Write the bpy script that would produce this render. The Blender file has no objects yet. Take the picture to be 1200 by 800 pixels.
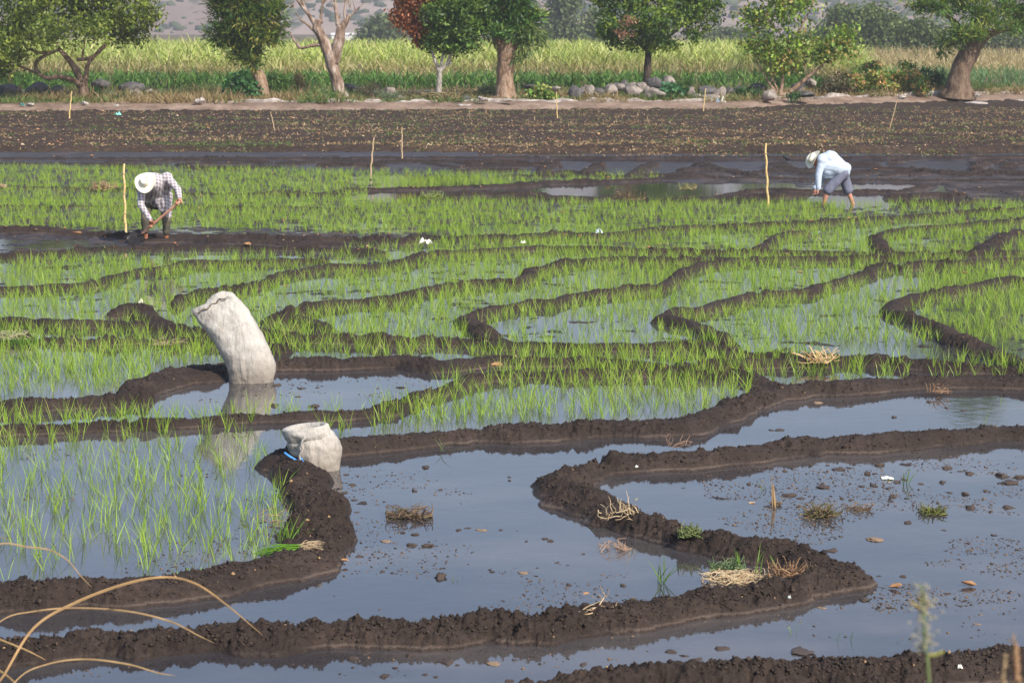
import bpy, bmesh, math, random
import numpy as np
from mathutils import Vector, Matrix, Quaternion

R = math.radians
random.seed(7)
rng = np.random.default_rng(11)
scene = bpy.context.scene
COL = scene.collection

# ------------------------------------------------------------------ camera, sky, sun, exposure
CAMH, F, PITCH = 4.0, 2667.0, R(7.85)
cam_d = bpy.data.cameras.new("camera")
cam = bpy.data.objects.new("camera", cam_d)
COL.objects.link(cam)
cam.location = (0, 0, CAMH)
cam.rotation_euler = (R(90) - PITCH, 0, 0)
cam_d.lens = 36.0 * F / 1200.0
cam_d.sensor_width = 36.0
cam_d.clip_start = 0.2
cam_d.clip_end = 9000
cam_d.dof.use_dof = True
cam_d.dof.focus_distance = 24.0
cam_d.dof.aperture_fstop = 9.0
scene.camera = cam

SUN_DIR = Vector((0.50, -0.62, 0.66)).normalized()      # towards the sun
SUN_EL = math.asin(SUN_DIR.z)
SUN_AZ = math.atan2(SUN_DIR.x, SUN_DIR.y)
world = bpy.data.worlds.new("World")
scene.world = world
world.use_nodes = True
wn = world.node_tree
wn.nodes.clear()
sky = wn.nodes.new("ShaderNodeTexSky")
sky.sky_type = 'NISHITA'
sky.sun_disc = False
sky.sun_elevation = SUN_EL
sky.sun_rotation = SUN_AZ
sky.altitude = 1000
sky.air_density = 1.0
sky.dust_density = 3.0
sky.ozone_density = 1.5
bg = wn.nodes.new("ShaderNodeBackground")
bg.inputs[1].default_value = 0.15
wo = wn.nodes.new("ShaderNodeOutputWorld")
wn.links.new(sky.outputs[0], bg.inputs[0])
wn.links.new(bg.outputs[0], wo.inputs[0])

sun_d = bpy.data.lights.new("sun", 'SUN')
sun_d.energy = 4.2
sun_d.angle = R(0.6)
sun_d.color = (1.0, 0.93, 0.83)
sun = bpy.data.objects.new("sun", sun_d)
COL.objects.link(sun)
sun.rotation_euler = SUN_DIR.to_track_quat('Z', 'Y').to_euler()

scene.view_settings.view_transform = 'Standard'
scene.view_settings.look = 'None'
scene.view_settings.gamma = 1.0
scene.view_settings.exposure = 0.70
scene.cycles.max_bounces = 6
scene.cycles.transparent_max_bounces = 6
scene.cycles.volume_bounces = 0
scene.cycles.use_denoising = True

# ------------------------------------------------------------------ helpers
CP, SP = math.cos(PITCH), math.sin(PITCH)
def ray(px, py):
    a = px - 600.0
    b = 400.0 - py
    return Vector((a, F * CP + b * SP, -F * SP + b * CP))
def P(px, py, z=0.0):                    # world point of height z seen at photo pixel (1200x800)
    d = ray(px, py)
    t = (z - CAMH) / d.z
    return Vector((d.x * t, d.y * t, z))
def PD(px, py, Y):                       # world point at distance Y
    d = ray(px, py)
    t = Y / d.y
    return Vector((d.x * t, Y, CAMH + d.z * t))
def np_P(px, py, z=0.0):
    a = px - 600.0; b = 400.0 - py
    dz = -F * SP + b * CP
    t = (z - CAMH) / dz
    return a * t, (F * CP + b * SP) * t
def np_px(x, y, z=0.0):                  # inverse
    yc = y * CP - (z - CAMH) * SP        # depth
    up = y * SP + (z - CAMH) * CP
    return 600 + F * x / yc, 400 - F * up / yc

def tag(o, label=None, cat=None, group=None, kind=None):
    if label: o["label"] = label
    if cat: o["category"] = cat
    if group: o["group"] = group
    if kind: o["kind"] = kind
    return o
def empty(name, loc, label, cat, group=None):
    o = bpy.data.objects.new(name, None)
    COL.objects.link(o)
    o.location = loc
    o.empty_display_size = 0.2
    return tag(o, label, cat, group)
def mesh_obj(name, V, Fc, mat=None, parent=None, col=None, smooth=True, loc=None):
    """V Nx3 array, Fc MxK array or list of lists"""
    me = bpy.data.meshes.new(name)
    V = np.asarray(V, dtype=np.float32)
    if isinstance(Fc, np.ndarray):
        k = Fc.shape[1]; m = Fc.shape[0]
        me.vertices.add(len(V)); me.vertices.foreach_set("co", V.ravel())
        me.loops.add(m * k); me.loops.foreach_set("vertex_index", Fc.astype(np.int32).ravel())
        me.polygons.add(m)
        me.polygons.foreach_set("loop_start", np.arange(0, m * k, k, dtype=np.int32))
        me.polygons.foreach_set("loop_total", np.full(m, k, dtype=np.int32))
        me.update(calc_edges=True)
    else:
        me.from_pydata(V.tolist(), [], Fc)
        me.update()
    if smooth:
        me.polygons.foreach_set("use_smooth", np.ones(len(me.polygons), dtype=bool))
    if col is not None:
        c = np.ones((len(V), 4), dtype=np.float32); c[:, :3] = col
        at = me.color_attributes.new("tint", 'FLOAT_COLOR', 'POINT')
        at.data.foreach_set("color", c.ravel())
    if mat: me.materials.append(mat)
    o = bpy.data.objects.new(name, me)
    COL.objects.link(o)
    if parent: o.parent = parent
    if loc is not None: o.location = loc
    return o
def join(parts):
    """list of (V,F) -> V,F (python lists for faces)"""
    Vs, Fs, n = [], [], 0
    for V, Fc in parts:
        V = np.asarray(V, dtype=float)
        Vs.append(V)
        Fs += [[i + n for i in f] for f in Fc]
        n += len(V)
    return np.vstack(Vs), Fs

def hash2(ix, iy, seed):
    h = (ix.astype(np.int64) * 374761393 + iy.astype(np.int64) * 668265263 + seed * 974634777) & 0xffffffff
    h = ((h ^ (h >> 13)) * 1274126177) & 0xffffffff
    h = (h ^ (h >> 16)) & 0xffffffff
    return h.astype(np.float64) / 4294967295.0
def vnoise(x, y, seed=0):
    x0 = np.floor(x); y0 = np.floor(y)
    fx = x - x0; fy = y - y0
    fx = fx * fx * fx * (fx * (fx * 6 - 15) + 10); fy = fy * fy * fy * (fy * (fy * 6 - 15) + 10)
    a = hash2(x0, y0, seed); b = hash2(x0 + 1, y0, seed)
    c = hash2(x0, y0 + 1, seed); d = hash2(x0 + 1, y0 + 1, seed)
    return (a + (b - a) * fx) * (1 - fy) + (c + (d - c) * fx) * fy
def fbm(x, y, oct=4, seed=0, gain=0.5):
    s = 0; a = 1.0; tot = 0
    for i in range(oct):
        c, n = math.cos(0.6 * i + .3), math.sin(0.6 * i + .3)
        s = s + a * vnoise(x * c - y * n + 17.3 * i, x * n + y * c - 5.1 * i, seed + i)
        tot += a; a *= gain; x = x * 2.03; y = y * 2.03
    return s / tot                      # 0..1
def worley(x, y, seed=0):
    x0 = np.floor(x); y0 = np.floor(y)
    best = np.full(x.shape, 9.0)
    for i in (-1, 0, 1):
        for j in (-1, 0, 1):
            cx = x0 + i; cy = y0 + j
            px = cx + hash2(cx, cy, seed); py = cy + hash2(cx, cy, seed + 77)
            best = np.minimum(best, (x - px) ** 2 + (y - py) ** 2)
    return np.sqrt(best)
def inpoly(px, py, poly):
    r = np.zeros(px.shape, dtype=bool)
    n = len(poly)
    for i in range(n):
        x1, y1 = poly[i]; x2, y2 = poly[(i + 1) % n]
        if y1 == y2: continue
        c = ((y1 > py) != (y2 > py)) & (px < (x2 - x1) * (py - y1) / (y2 - y1) + x1)
        r ^= c
    return r

# ---- materials
def new_mat(name):
    m = bpy.data.materials.new(name)
    m.use_nodes = True
    nt = m.node_tree
    bs = nt.nodes["Principled BSDF"]
    return m, nt, bs
def N(nt, t, **kw):
    n = nt.nodes.new(t)
    for k, v in kw.items():
        if k.startswith("i_"):
            n.inputs[k[2:].replace("_", " ")].default_value = v
        else:
            setattr(n, k, v)
    return n
def mathn(nt, op, a, b=None, c=None, clamp=False):
    n = nt.nodes.new("ShaderNodeMath"); n.operation = op; n.use_clamp = clamp
    for i, v in enumerate((a, b, c)):
        if v is None: continue
        if isinstance(v, (int, float)): n.inputs[i].default_value = v
        else: nt.links.new(v, n.inputs[i])
    return n.outputs[0]
def ramp(nt, fac, stops, interp='LINEAR'):
    r = nt.nodes.new("ShaderNodeValToRGB"); r.color_ramp.interpolation = interp
    el = r.color_ramp.elements
    while len(el) < len(stops): el.new(0.5)
    for e, (p, c) in zip(el, stops):
        e.position = p; e.color = (*c, 1)
    nt.links.new(fac, r.inputs[0])
    return r.outputs[0]
def coords(nt, kind="Object", scale=(1, 1, 1)):
    tc = nt.nodes.new("ShaderNodeTexCoord")
    mp = nt.nodes.new("ShaderNodeMapping")
    mp.inputs["Scale"].default_value = scale
    nt.links.new(tc.outputs[kind], mp.inputs[0])
    return mp.outputs[0]
def noise_tex(nt, vec, scale, detail=4, rough=0.55):
    n = nt.nodes.new("ShaderNodeTexNoise")
    n.inputs["Scale"].default_value = scale; n.inputs["Detail"].default_value = detail
    n.inputs["Roughness"].default_value = rough
    nt.links.new(vec, n.inputs["Vector"])
    return n.outputs["Fac"]
def bump(nt, bs, h, strength=0.5, dist=0.02):
    b = nt.nodes.new("ShaderNodeBump")
    b.inputs["Strength"].default_value = strength; b.inputs["Distance"].default_value = dist
    nt.links.new(h, b.inputs["Height"])
    nt.links.new(b.outputs[0], bs.inputs["Normal"])
def simple_mat(name, stops, scale=5, rough=0.8, bstr=0.5, bdist=0.01, vscale=(1, 1, 1), spec=0.3, detail=6):
    m, nt, bs = new_mat(name)
    v = coords(nt, "Object", vscale)
    f = noise_tex(nt, v, scale, detail, 0.6)
    nt.links.new(ramp(nt, f, stops), bs.inputs["Base Color"])
    bs.inputs["Roughness"].default_value = rough
    bs.inputs["Specular IOR Level"].default_value = spec
    if bstr: bump(nt, bs, noise_tex(nt, v, scale * 2.2, detail, 0.65), bstr, bdist)
    return m
def leaf_mat(name, trans=0.35, rough=0.5, mul=(1, 1, 1), spec=0.3):
    m, nt, bs = new_mat(name)
    at = N(nt, "ShaderNodeVertexColor", layer_name="tint")
    mx = N(nt, "ShaderNodeMix", data_type='RGBA', blend_type='MULTIPLY')
    mx.inputs[0].default_value = 1
    nt.links.new(at.outputs[0], mx.inputs[6]); mx.inputs[7].default_value = (*mul, 1)
    nt.links.new(mx.outputs[2], bs.inputs["Base Color"])
    bs.inputs["Roughness"].default_value = rough
    bs.inputs["Specular IOR Level"].default_value = spec
    tr = N(nt, "ShaderNodeBsdfTranslucent")
    mt = N(nt, "ShaderNodeMix", data_type='RGBA', blend_type='MULTIPLY'); mt.inputs[0].default_value = 1
    nt.links.new(mx.outputs[2], mt.inputs[6]); mt.inputs[7].default_value = (1.3, 1.35, 0.6, 1)
    nt.links.new(mt.outputs[2], tr.inputs[0])
    ms = N(nt, "ShaderNodeMixShader"); ms.inputs[0].default_value = trans
    out = nt.nodes["Material Output"]
    nt.links.new(bs.outputs[0], ms.inputs[1]); nt.links.new(tr.outputs[0], ms.inputs[2])
    nt.links.new(ms.outputs[0], out.inputs[0])
    return m
M = {}

# mud of the paddy: wet and shiny just above the water, dull on the crests
m, nt, bs = new_mat("wet_mud")
v = coords(nt)
n1 = noise_tex(nt, v, 1.3, 6, 0.6)
n2 = noise_tex(nt, v, 22, 8, 0.65)
n3 = noise_tex(nt, v, 70, 5, 0.65)
base = ramp(nt, mathn(nt, 'ADD', mathn(nt, 'MULTIPLY', n1, 0.5), mathn(nt, 'MULTIPLY', n2, 0.5)),
            [(0.3, (0.018, 0.0125, 0.010)), (0.5, (0.034, 0.0235, 0.0185)), (0.68, (0.066, 0.046, 0.036))])
geo = N(nt, "ShaderNodeNewGeometry"); sep = N(nt, "ShaderNodeSeparateXYZ")
nt.links.new(geo.outputs["Position"], sep.inputs[0])
zz = mathn(nt, 'ADD', sep.outputs[2], mathn(nt, 'MULTIPLY', mathn(nt, 'SUBTRACT', n2, 0.5), 0.035))
# broken light brown line a few centimetres above the water
line = mathn(nt, 'MULTIPLY', mathn(nt, 'SUBTRACT', 1.0, mathn(nt, 'DIVIDE', mathn(nt, 'ABSOLUTE', mathn(nt, 'SUBTRACT', zz, 0.022)), 0.012), clamp=True),
             mathn(nt, 'MULTIPLY', mathn(nt, 'SUBTRACT', n1, 0.42), 6.0, clamp=True))
mx = N(nt, "ShaderNodeMix", data_type='RGBA')
nt.links.new(mathn(nt, 'MULTIPLY', line, 0.5), mx.inputs[0]); nt.links.new(base, mx.inputs[6]); mx.inputs[7].default_value = (0.16, 0.12, 0.095, 1)
nt.links.new(mx.outputs[2], bs.inputs["Base Color"])
mr = N(nt, "ShaderNodeMapRange"); mr.inputs[1].default_value = 0.0; mr.inputs[2].default_value = 0.06
mr.inputs[3].default_value = 0.36; mr.inputs[4].default_value = 0.85
nt.links.new(zz, mr.inputs[0]); nt.links.new(mr.outputs[0], bs.inputs["Roughness"])
bs.inputs["Specular IOR Level"].default_value = 0.2
bump(nt, bs, mathn(nt, 'ADD', n2, mathn(nt, 'MULTIPLY', n3, 0.6)), 0.9, 0.03)
M['mud'] = m
M['clod'] = simple_mat("clod_mud", [(0.3, (0.030, 0.021, 0.017)), (0.7, (0.10, 0.07, 0.052))], 14, 0.5, 0.7, 0.01)

# ploughed, nearly dry soil
m, nt, bs = new_mat("ploughed_soil")
v = coords(nt, "Object", (1, 1, 1)); vs = coords(nt, "Object", (0.25, 1.2, 1))
n1 = noise_tex(nt, vs, 0.8, 6, 0.6); n2 = noise_tex(nt, v, 9, 8, 0.7)
nt.links.new(ramp(nt, mathn(nt, 'ADD', mathn(nt, 'MULTIPLY', n1, 0.45), mathn(nt, 'MULTIPLY', n2, 0.55)),
     [(0.32, (0.018, 0.012, 0.009)), (0.5, (0.040, 0.026, 0.018)), (0.66, (0.085, 0.055, 0.036))]), bs.inputs["Base Color"])
bs.inputs["Roughness"].default_value = 0.85
bs.inputs["Specular IOR Level"].default_value = 0.2
bump(nt, bs, n2, 0.9, 0.05)
M['soil'] = m

# paddy water: shallow, silty, nearly still
m, nt, bs = new_mat("paddy_water")
v = coords(nt, "Object", (1, 1, 1))
nd = noise_tex(nt, coords(nt, 'Object', (.6, 1, 1)), 0.55, 7, 0.62)
nt.links.new(ramp(nt, nd, [(0.38, (0.030, 0.028, 0.031)), (0.5, (0.042, 0.039, 0.041)), (0.64, (0.075, 0.066, 0.062))]), bs.inputs["Base Color"])
bs.inputs["Roughness"].default_value = 0.03
bs.inputs["IOR"].default_value = 1.60
bs.inputs["Specular IOR Level"].default_value = 0.5
h = mathn(nt, 'ADD', noise_tex(nt, v, 5, 2, 0.5), mathn(nt, 'MULTIPLY', noise_tex(nt, v, 28, 3, 0.5), 0.25))
bump(nt, bs, h, 0.10, 0.012)
M['water'] = m

M['rice'] = leaf_mat("rice_leaf", 0.4, 0.45)
M['foliage'] = leaf_mat("tree_leaf", 0.30, 0.5)
M['straw'] = leaf_mat("dry_straw", 0.25, 0.7)

# ------------------------------------------------------------------ terrain of the paddies
BUNDS = [  # crest polyline in photo pixels, height above water, half width (m)
 ([(200,830),(400,815),(600,806),(627,799),(687,796),(753,785),(800,789),(883,779),(960,773),(1047,778),(1077,772),(1160,761),(1200,765),(1400,760)], .14,.30),
 ([(-300,765),(0,755),(67,749),(110,738),(167,743),(247,735),(307,737),(400,729),(517,729),(580,718),(633,725),(693,713),(733,712),(783,705),(867,690),(920,680),(965,673),(990,668)], .13,.27),
 ([(1450,492),(1200,498),(1164,498),(1104,506),(1043,510),(996,513),(935,516),(881,525),(800,532),(737,534),(697,538),(672,547),(672,562),(700,583),(745,602),(800,617),(870,632),(930,643),(980,660),(990,668)], .13,.26),
 ([(660,556),(690,575),(720,592)], .13,.36),
 ([(345,532),(362,562),(374,590),(376,618),(355,642),(318,656),(255,668),(183,677),(143,681),(117,677),(50,683),(0,684),(-250,690)], .15,.29),
 ([(330,532),(370,520),(400,516),(501,506),(565,500),(636,500),(680,496),(737,494),(800,493),(834,483),(861,469),(901,456),(948,449),(1002,445),(1050,442),(1137,440),(1205,441),(1450,438)], .13,.28),
 ([(-200,505),(0,501),(67,496),(135,494),(200,489),(304,484),(371,483),(420,480),(462,472),(500,457),(532,447),(562,439),(600,435),(700,433),(800,433),(870,436),(920,452)], .10,.19),
 ([(-200,474),(0,469),(71,466),(111,464),(155,461),(172,444),(199,431),(236,428),(270,424),(321,420),(400,419),(475,415),(512,422),(575,416),(675,417),(725,422),(800,426),(880,420),(960,417)], .13,.28),
 ([(172,446),(200,438),(226,434)], .14,.36),
 ([(-250,372),(0,372),(100,375),(180,379),(250,386),(300,384),(350,392),(425,394),(512,395),(600,401),(680,402),(760,402),(820,400),(850,410),(900,414),(1000,416),(1090,422),(1200,430),(1400,430)], .13,.30),
 ([(-250,394),(50,394),(112,397),(187,396),(260,398),(330,404)], .11,.28),
 ([(370,390),(378,378),(345,369),(317,369),(337,361),(375,354),(420,349),(460,347),(495,336),(537,330),(575,327),(600,326),(617,324),(630,314),(650,308),(670,303),(720,300),(775,301),(860,302)], .14,.25),
 ([(590,398),(575,388),(555,378),(548,370),(570,360),(600,356),(625,351),(650,351),(670,344),(707,339),(740,335),(775,332),(790,324),(800,314),(815,310),(830,306),(862,302),(900,300),(960,300),(1040,299)], .14,.25),
 ([(850,403),(840,388),(810,375),(777,370),(790,361),(812,360),(835,356),(862,347),(900,340),(945,339),(967,332),(1000,322),(1017,317),(1025,310),(1040,307),(1055,309),(1100,306),(1150,304),(1200,302),(1400,300)], .14,.25),
 ([(1250,436),(1200,425),(1170,412),(1140,400),(1110,386),(1080,372),(1058,364),(1046,360),(1050,350),(1062,348),(1075,344),(1112,337),(1137,334),(1175,324),(1200,325),(1400,312)], .15,.29),
 ([(-200,336),(0,335),(50,334),(105,331),(130,324),(160,315),(200,311),(225,306),(300,304),(380,301)], .12,.24),
 ([(200,382),(175,368),(157,354),(140,364)], .13,.30),
 ([(205,352),(212,345),(250,338),(300,331),(325,320),(350,315),(387,310),(440,310),(485,302),(497,295),(560,292),(625,288),(700,288),(762,291),(825,292),(900,292),(975,294),(1050,294),(1115,295),(1200,294),(1400,292)], .13,.25),
 ([(-200,266),(0,266),(50,266),(80,269),(112,271),(140,273),(205,274),(300,275),(330,276),(375,279),(430,277),(480,280),(490,274),(525,278),(600,275),(662,272),(700,274),(740,270),(765,266),(832,263),(900,261),(950,259),(1010,254),(1050,252),(1130,247),(1200,243),(1400,240)], .13,.40),
 ([(-200,298),(0,297),(85,293),(105,289),(150,287),(250,286),(350,288),(440,292)], .12,.40),
 ([(150,278),(250,280),(350,283),(430,285)], .10,.45),
 ([(1040,294),(1032,285),(1025,276),(1040,270),(1065,266),(1100,264),(1137,260),(1200,256),(1400,250)], .14,.30),
 ([(1155,292),(1164,283),(1175,274),(1200,270),(1400,264)], .16,.40),
 ([(890,290),(903,279),(917,272),(940,270)], .13,.25),
 ([(-200,240),(200,241),(420,243)], .08,.2),
 ([(-200,218),(0,218),(60,218),(150,221),(225,226),(300,226),(332,223),(375,226),(420,220),(490,219),(550,217),(600,215),(750,209),(812,206),(900,207),(1000,209),(1100,210),(1400,206)], .12,.30),
 ([(487,231),(500,226),(545,227),(580,225)], .13,.3),
 ([(645,232),(655,229),(700,230),(730,229),(760,232),(815,235),(850,227),(900,220),(960,222),(1060,222),(1090,215)], .13,.35),
 ([(600,205),(750,206),(815,204)], .10,.6),
 ([(650,188),(640,195),(630,203)], .15,.35), ([(702,190),(690,197),(686,203)], .15,.35), ([(765,189),(750,196),(742,203)], .15,.35),
 ([(822,190),(845,196),(880,203)], .15,.45), ([(910,190),(935,200),(1000,203)], .12,.6), ([(1030,195),(1070,196),(1110,200),(1200,202)], .14,.4),
 ([(1142,196),(1150,190),(1175,186)], .14,.4), ([(1145,197),(1200,200),(1400,200)], .14,.4),
 ([(-200,184),(300,184),(600,183),(900,183),(1400,182)], .12,.45),
 ([(-200,192),(60,190),(200,192),(330,189)], .10,.4), ([(330,189),(420,190),(480,186)], .10,.45), ([(500,190),(540,195),(600,192)], .10,.45),
]
_r = random.Random(5)
for (xa, xb, ya, yb, cnt) in ((540, 1260, 187, 204, 17), (330, 1080, 213, 236, 12), (-60, 560, 182, 196, 12)):
    for _ in range(cnt):      # short, low ridges stacked across the half-finished plots
        x = _r.uniform(xa, xb); y = _r.uniform(ya, yb); L = _r.uniform(35, 110); s = _r.uniform(-.06, .03)
        BUNDS.append(([(x, y), (x + L * .3, y + L * s * .3 - _r.uniform(0, 2)), (x + L * .65, y + L * s * .65 + _r.uniform(-1, 1)), (x + L, y + L * s)], _r.uniform(.10, .17), _r.uniform(.28, .55)))
for q_ in BUNDS:             # carry the ridges on past both edges of the view
    p_ = q_[0]
    if p_[-1][0] >= 1300: p_.append((1800, p_[-1][1] - 4))
    if p_[0][0] >= 1300: p_.insert(0, (1800, p_[0][1] - 4))
    if p_[0][0] <= -150: p_.insert(0, (-620, p_[0][1] + 3))
def terrain_height(X, Y):
    px, py = np_px(X, Y)
    # warp the plan so crests wobble
    wx = X + 0.10 * (fbm(X * 1.7, Y * 1.7, 3, 5) - .5) * 2
    wy = Y + 0.13 * (fbm(X * 1.7 + 50, Y * 1.7, 3, 9) - .5) * 2
    Hb = np.full(X.shape, -9.0)
    am = np.where(py < 425, .55, .9)
    hv = 1 - am * .5 + am * fbm(X * 2.6, Y * 2.6, 5, 21, .6)
    wv = 0.62 + 0.76 * fbm(X * 1.9, Y * 1.9, 4, 31, .6)
    for pts, H, W in BUNDS:
        my = sum(p[1] for p in pts) / len(pts)
        if my < 425: W = W * .70; H = H * .80
        else: W = W * .92; H = H * .93
        if my < 240: H = H * .85
        q = [P(a, b, H) for a, b in pts]
        for i in range(len(q) - 1):
            a, b = q[i], q[i + 1]
            pad = W * 1.6 + .2
            sel = (X > min(a.x, b.x) - pad) & (X < max(a.x, b.x) + pad) & (Y > min(a.y, b.y) - pad) & (Y < max(a.y, b.y) + pad)
            if not sel.any(): continue
            x = wx[sel]; y = wy[sel]
            dx, dy = b.x - a.x, b.y - a.y
            L = dx * dx + dy * dy
            t = np.clip(((x - a.x) * dx + (y - a.y) * dy) / L, 0, 1)
            d = np.hypot(x - a.x - t * dx, y - a.y - t * dy) / (W * wv[sel])
            d = d * .93; h = np.where(d < 1, (H + .06) * np.clip(1 - d ** 2.2, 0, 1) ** .72 - .06, -.06 - (d - 1) * .2)
            Hb[sel] = np.maximum(Hb[sel], h)
    # clods: cellular lumps on the ridges
    c1 = 1 - worley(X * 9, Y * 9, 3); c2 = 1 - worley(X * 21, Y * 21, 4); c3 = fbm(X * 45, Y * 45, 2, 8)
    onb = np.clip((Hb + .05) / .10, 0, 1)
    rough = np.clip(.1 + 3.2 * (fbm(X * .9, Y * .9, 3, 71) - .30), .12, 1.6)
    c0 = fbm(X * 6, Y * 6, 4, 61, .6)
    Hr = Hb * np.where(Hb > 0, hv, 1) + onb * rough * ((c0 - .5) * .10 + (c1 - .55) * .030 + (c2 - .55) * .026 + (c3 - .5) * .016)
    # floor of the ponds, just under the water, with shoals where the photo shows mud islands
    fl = fbm(X * 2.4, Y * 3.2, 5, 41, .6)
    base = np.full(X.shape, -0.045)
    base = np.where(py < 415, -0.024, base)                                  # shallower among the rice
    base = np.where((py < 315) & (py > 262), -0.010, base)
    base = np.where(py < 262, 0.004, base)
    qx = px + (fbm(X * .8, Y * .5, 3, 301) - .5) * 90; qy = py + (fbm(X * .8 + 9, Y * .5, 3, 302) - .5) * 12
    sh = inpoly(px, py, [(880,535),(1200,535),(1300,620),(1200,650),(1000,625),(860,600)])
    base = np.where(sh, -0.035, base)
    sh = inpoly(px, py, [(310,560),(420,560),(450,650),(400,670)])
    base = np.where(sh, -0.030, base)
    sh = inpoly(px, py, [(-200,268),(520,268),(560,300),(-200,300)])
    sh2 = inpoly(px, py, [(-200,281),(105,281),(100,292),(-200,294)])
    base = np.where(sh & ~sh2, 0.0, base)
    far = inpoly(qx, qy, [(420,206),(600,198),(1400,170),(1400,242),(900,240),(600,238),(430,236)])
    base = np.where(far, -0.040, base)
    farl = inpoly(px, py, [(-400,170),(1400,170),(1400,204),(800,204),(600,196),(-400,197)])
    base = np.where(farl, np.where(px < 560, -0.004, -0.055), base)
    dry = inpoly(qx, qy, [(1085,208),(1400,200),(1400,240),(1130,240)])
    base = np.where(dry, 0.02, base)
    wid = inpoly(qx, qy, [(590,203),(900,203),(1090,206),(1095,214),(900,217),(600,214)])
    base = np.where(wid, 0.005, base)
    fl = np.where(farl | far, .62 * fbm(X * .42, Y * .30, 4, 43, .55) + .38 * fl, fl)
    Hf = base + (fl - .5) * .13 + (c2 - .6) * .010
    return np.maximum(Hr, Hf), px, py

def grid_terrain(name, pys, ncol, hfun, mat, halfw=0.43, skirt=None):
    u = np.linspace(-halfw, halfw, ncol)
    _, Yr = np_P(np.full(len(pys), 600.0), np.asarray(pys, float))
    Y = np.repeat(Yr[:, None], ncol, 1)
    X = u[None, :] * Y
    Z = hfun(X, Y)
    V = np.stack([X, Y, Z], -1).reshape(-1, 3)
    nr = len(pys)
    i = np.arange(nr - 1)[:, None] * ncol + np.arange(ncol - 1)[None, :]
    i = i.ravel()
    Fc = np.stack([i, i + 1, i + ncol + 1, i + ncol], 1)
    o = mesh_obj(name, V, Fc, mat)
    tag(o, kind="structure")
    return o
pys = np.concatenate([np.arange(960, 430, -0.75), np.arange(430, 178, -0.5)])
SCARP = 178.0
o = grid_terrain("mud_ground", np.append(pys, SCARP), 1860, lambda x, y: terrain_height(x, y)[0], M['mud'])

# dark ploughed field between the paddies and the stone edged bank
def field_h(X, Y):
    px, py = np_px(X, Y)
    rise = np.clip((178.6 - py) / 1.6, 0, 1)
    rows = np.sin(Y * 2 * math.pi / 0.9 + 1.5 * fbm(X * .3, Y * .3, 2, 4)) * .03
    h = -0.12 + rise * (.25 + rows) + (fbm(X * 3, Y * 3, 4, 55) - .5) * .14 + (1 - worley(X * 4, Y * 4, 6) - .5) * .06
    return h
o = grid_terrain("ploughed_ground", np.arange(SCARP + .8, 112.9, -0.28), 1350, field_h, M['soil'])

# water sheet
Vw = [(-150, 4, 0), (150, 4, 0), (150, 62, 0), (-150, 62, 0)]
o = mesh_obj("water", Vw, [[0, 1, 2, 3]], M['water'], smooth=False)
tag(o, kind="structure")
# ------------------------------------------------------------------ far plain, bank, verge, hills
def kerb_y(x_over_y):     # distance of the stone edge as a function of bearing (x/y)
    u = np.asarray(x_over_y) * F + 600
    pyk = np.interp(u, [-400, 0, 250, 850, 950, 1200, 1600], [131, 129.5, 129, 127, 122, 116.5, 112])
    return F * 3.9 / (pyk - 32)
m, nt, bs = new_mat("dusty_bank")
v = coords(nt)
n1 = noise_tex(nt, v, 0.7, 7, 0.65); n2 = noise_tex(nt, v, 6, 6, 0.7)
nt.links.new(ramp(nt, mathn(nt, 'ADD', mathn(nt, 'MULTIPLY', n1, 0.6), mathn(nt, 'MULTIPLY', n2, 0.4)),
     [(0.35, (0.12, 0.08, 0.058)), (0.5, (0.22, 0.155, 0.115)), (0.65, (0.33, 0.25, 0.195))]), bs.inputs["Base Color"])
bs.inputs["Roughness"].default_value = 0.95; bs.inputs["Specular IOR Level"].default_value = 0.1
bump(nt, bs, n2, 0.8, 0.06)
M['dust'] = m
M['verge'] = simple_mat("verge_earth", [(0.35, (0.07, 0.052, 0.028)), (0.5, (0.14, 0.10, 0.05)), (0.65, (0.22, 0.15, 0.08))], 0.9, 0.95, 0.6, 0.05)
M['stone'] = simple_mat("pale_stone", [(0.3, (0.20, 0.175, 0.16)), (0.55, (0.34, 0.31, 0.29)), (0.75, (0.50, 0.47, 0.44))], 3, 0.9, 0.8, 0.03)

# dirt bank rising to the verge: cross-section swept along the kerb line
us = np.linspace(-0.44, 0.44, 820)
ky = kerb_y(us)
prof = [(-1.2, -0.10), (-0.3, 0.05), (0.0, 0.12), (0.35, 0.20), (0.8, 0.27), (1.3, 0.34), (1.7, 0.40), (2.1, 0.45), (3.0, 0.46), (6, .46), (9, .45), (16, .44)]
V = []
for k, (dy, z) in enumerate(prof):
    yy = ky + dy
    xx = us * ky
    zz_ = z + (fbm(xx * 1.3, yy * 1.3 + k, 4, 12) - .5) * (.16 if 1 < k < 8 else .10)
    V.append(np.stack([xx, yy, zz_], 1))
V = np.vstack(V); nc = len(us)
i = (np.arange(len(prof) - 1)[:, None] * nc + np.arange(nc - 1)[None, :]).ravel()
o = mesh_obj("dirt_bank_ground", V, np.stack([i, i + 1, i + nc + 1, i + nc], 1), M['dust'])
o.data.materials.append(M['verge'])
mi = np.zeros(len(i), dtype=np.int32); mi[(nc - 1) * 7:] = 1
o.data.polygons.foreach_set("material_index", mi)
tag(o, kind="structure")

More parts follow.
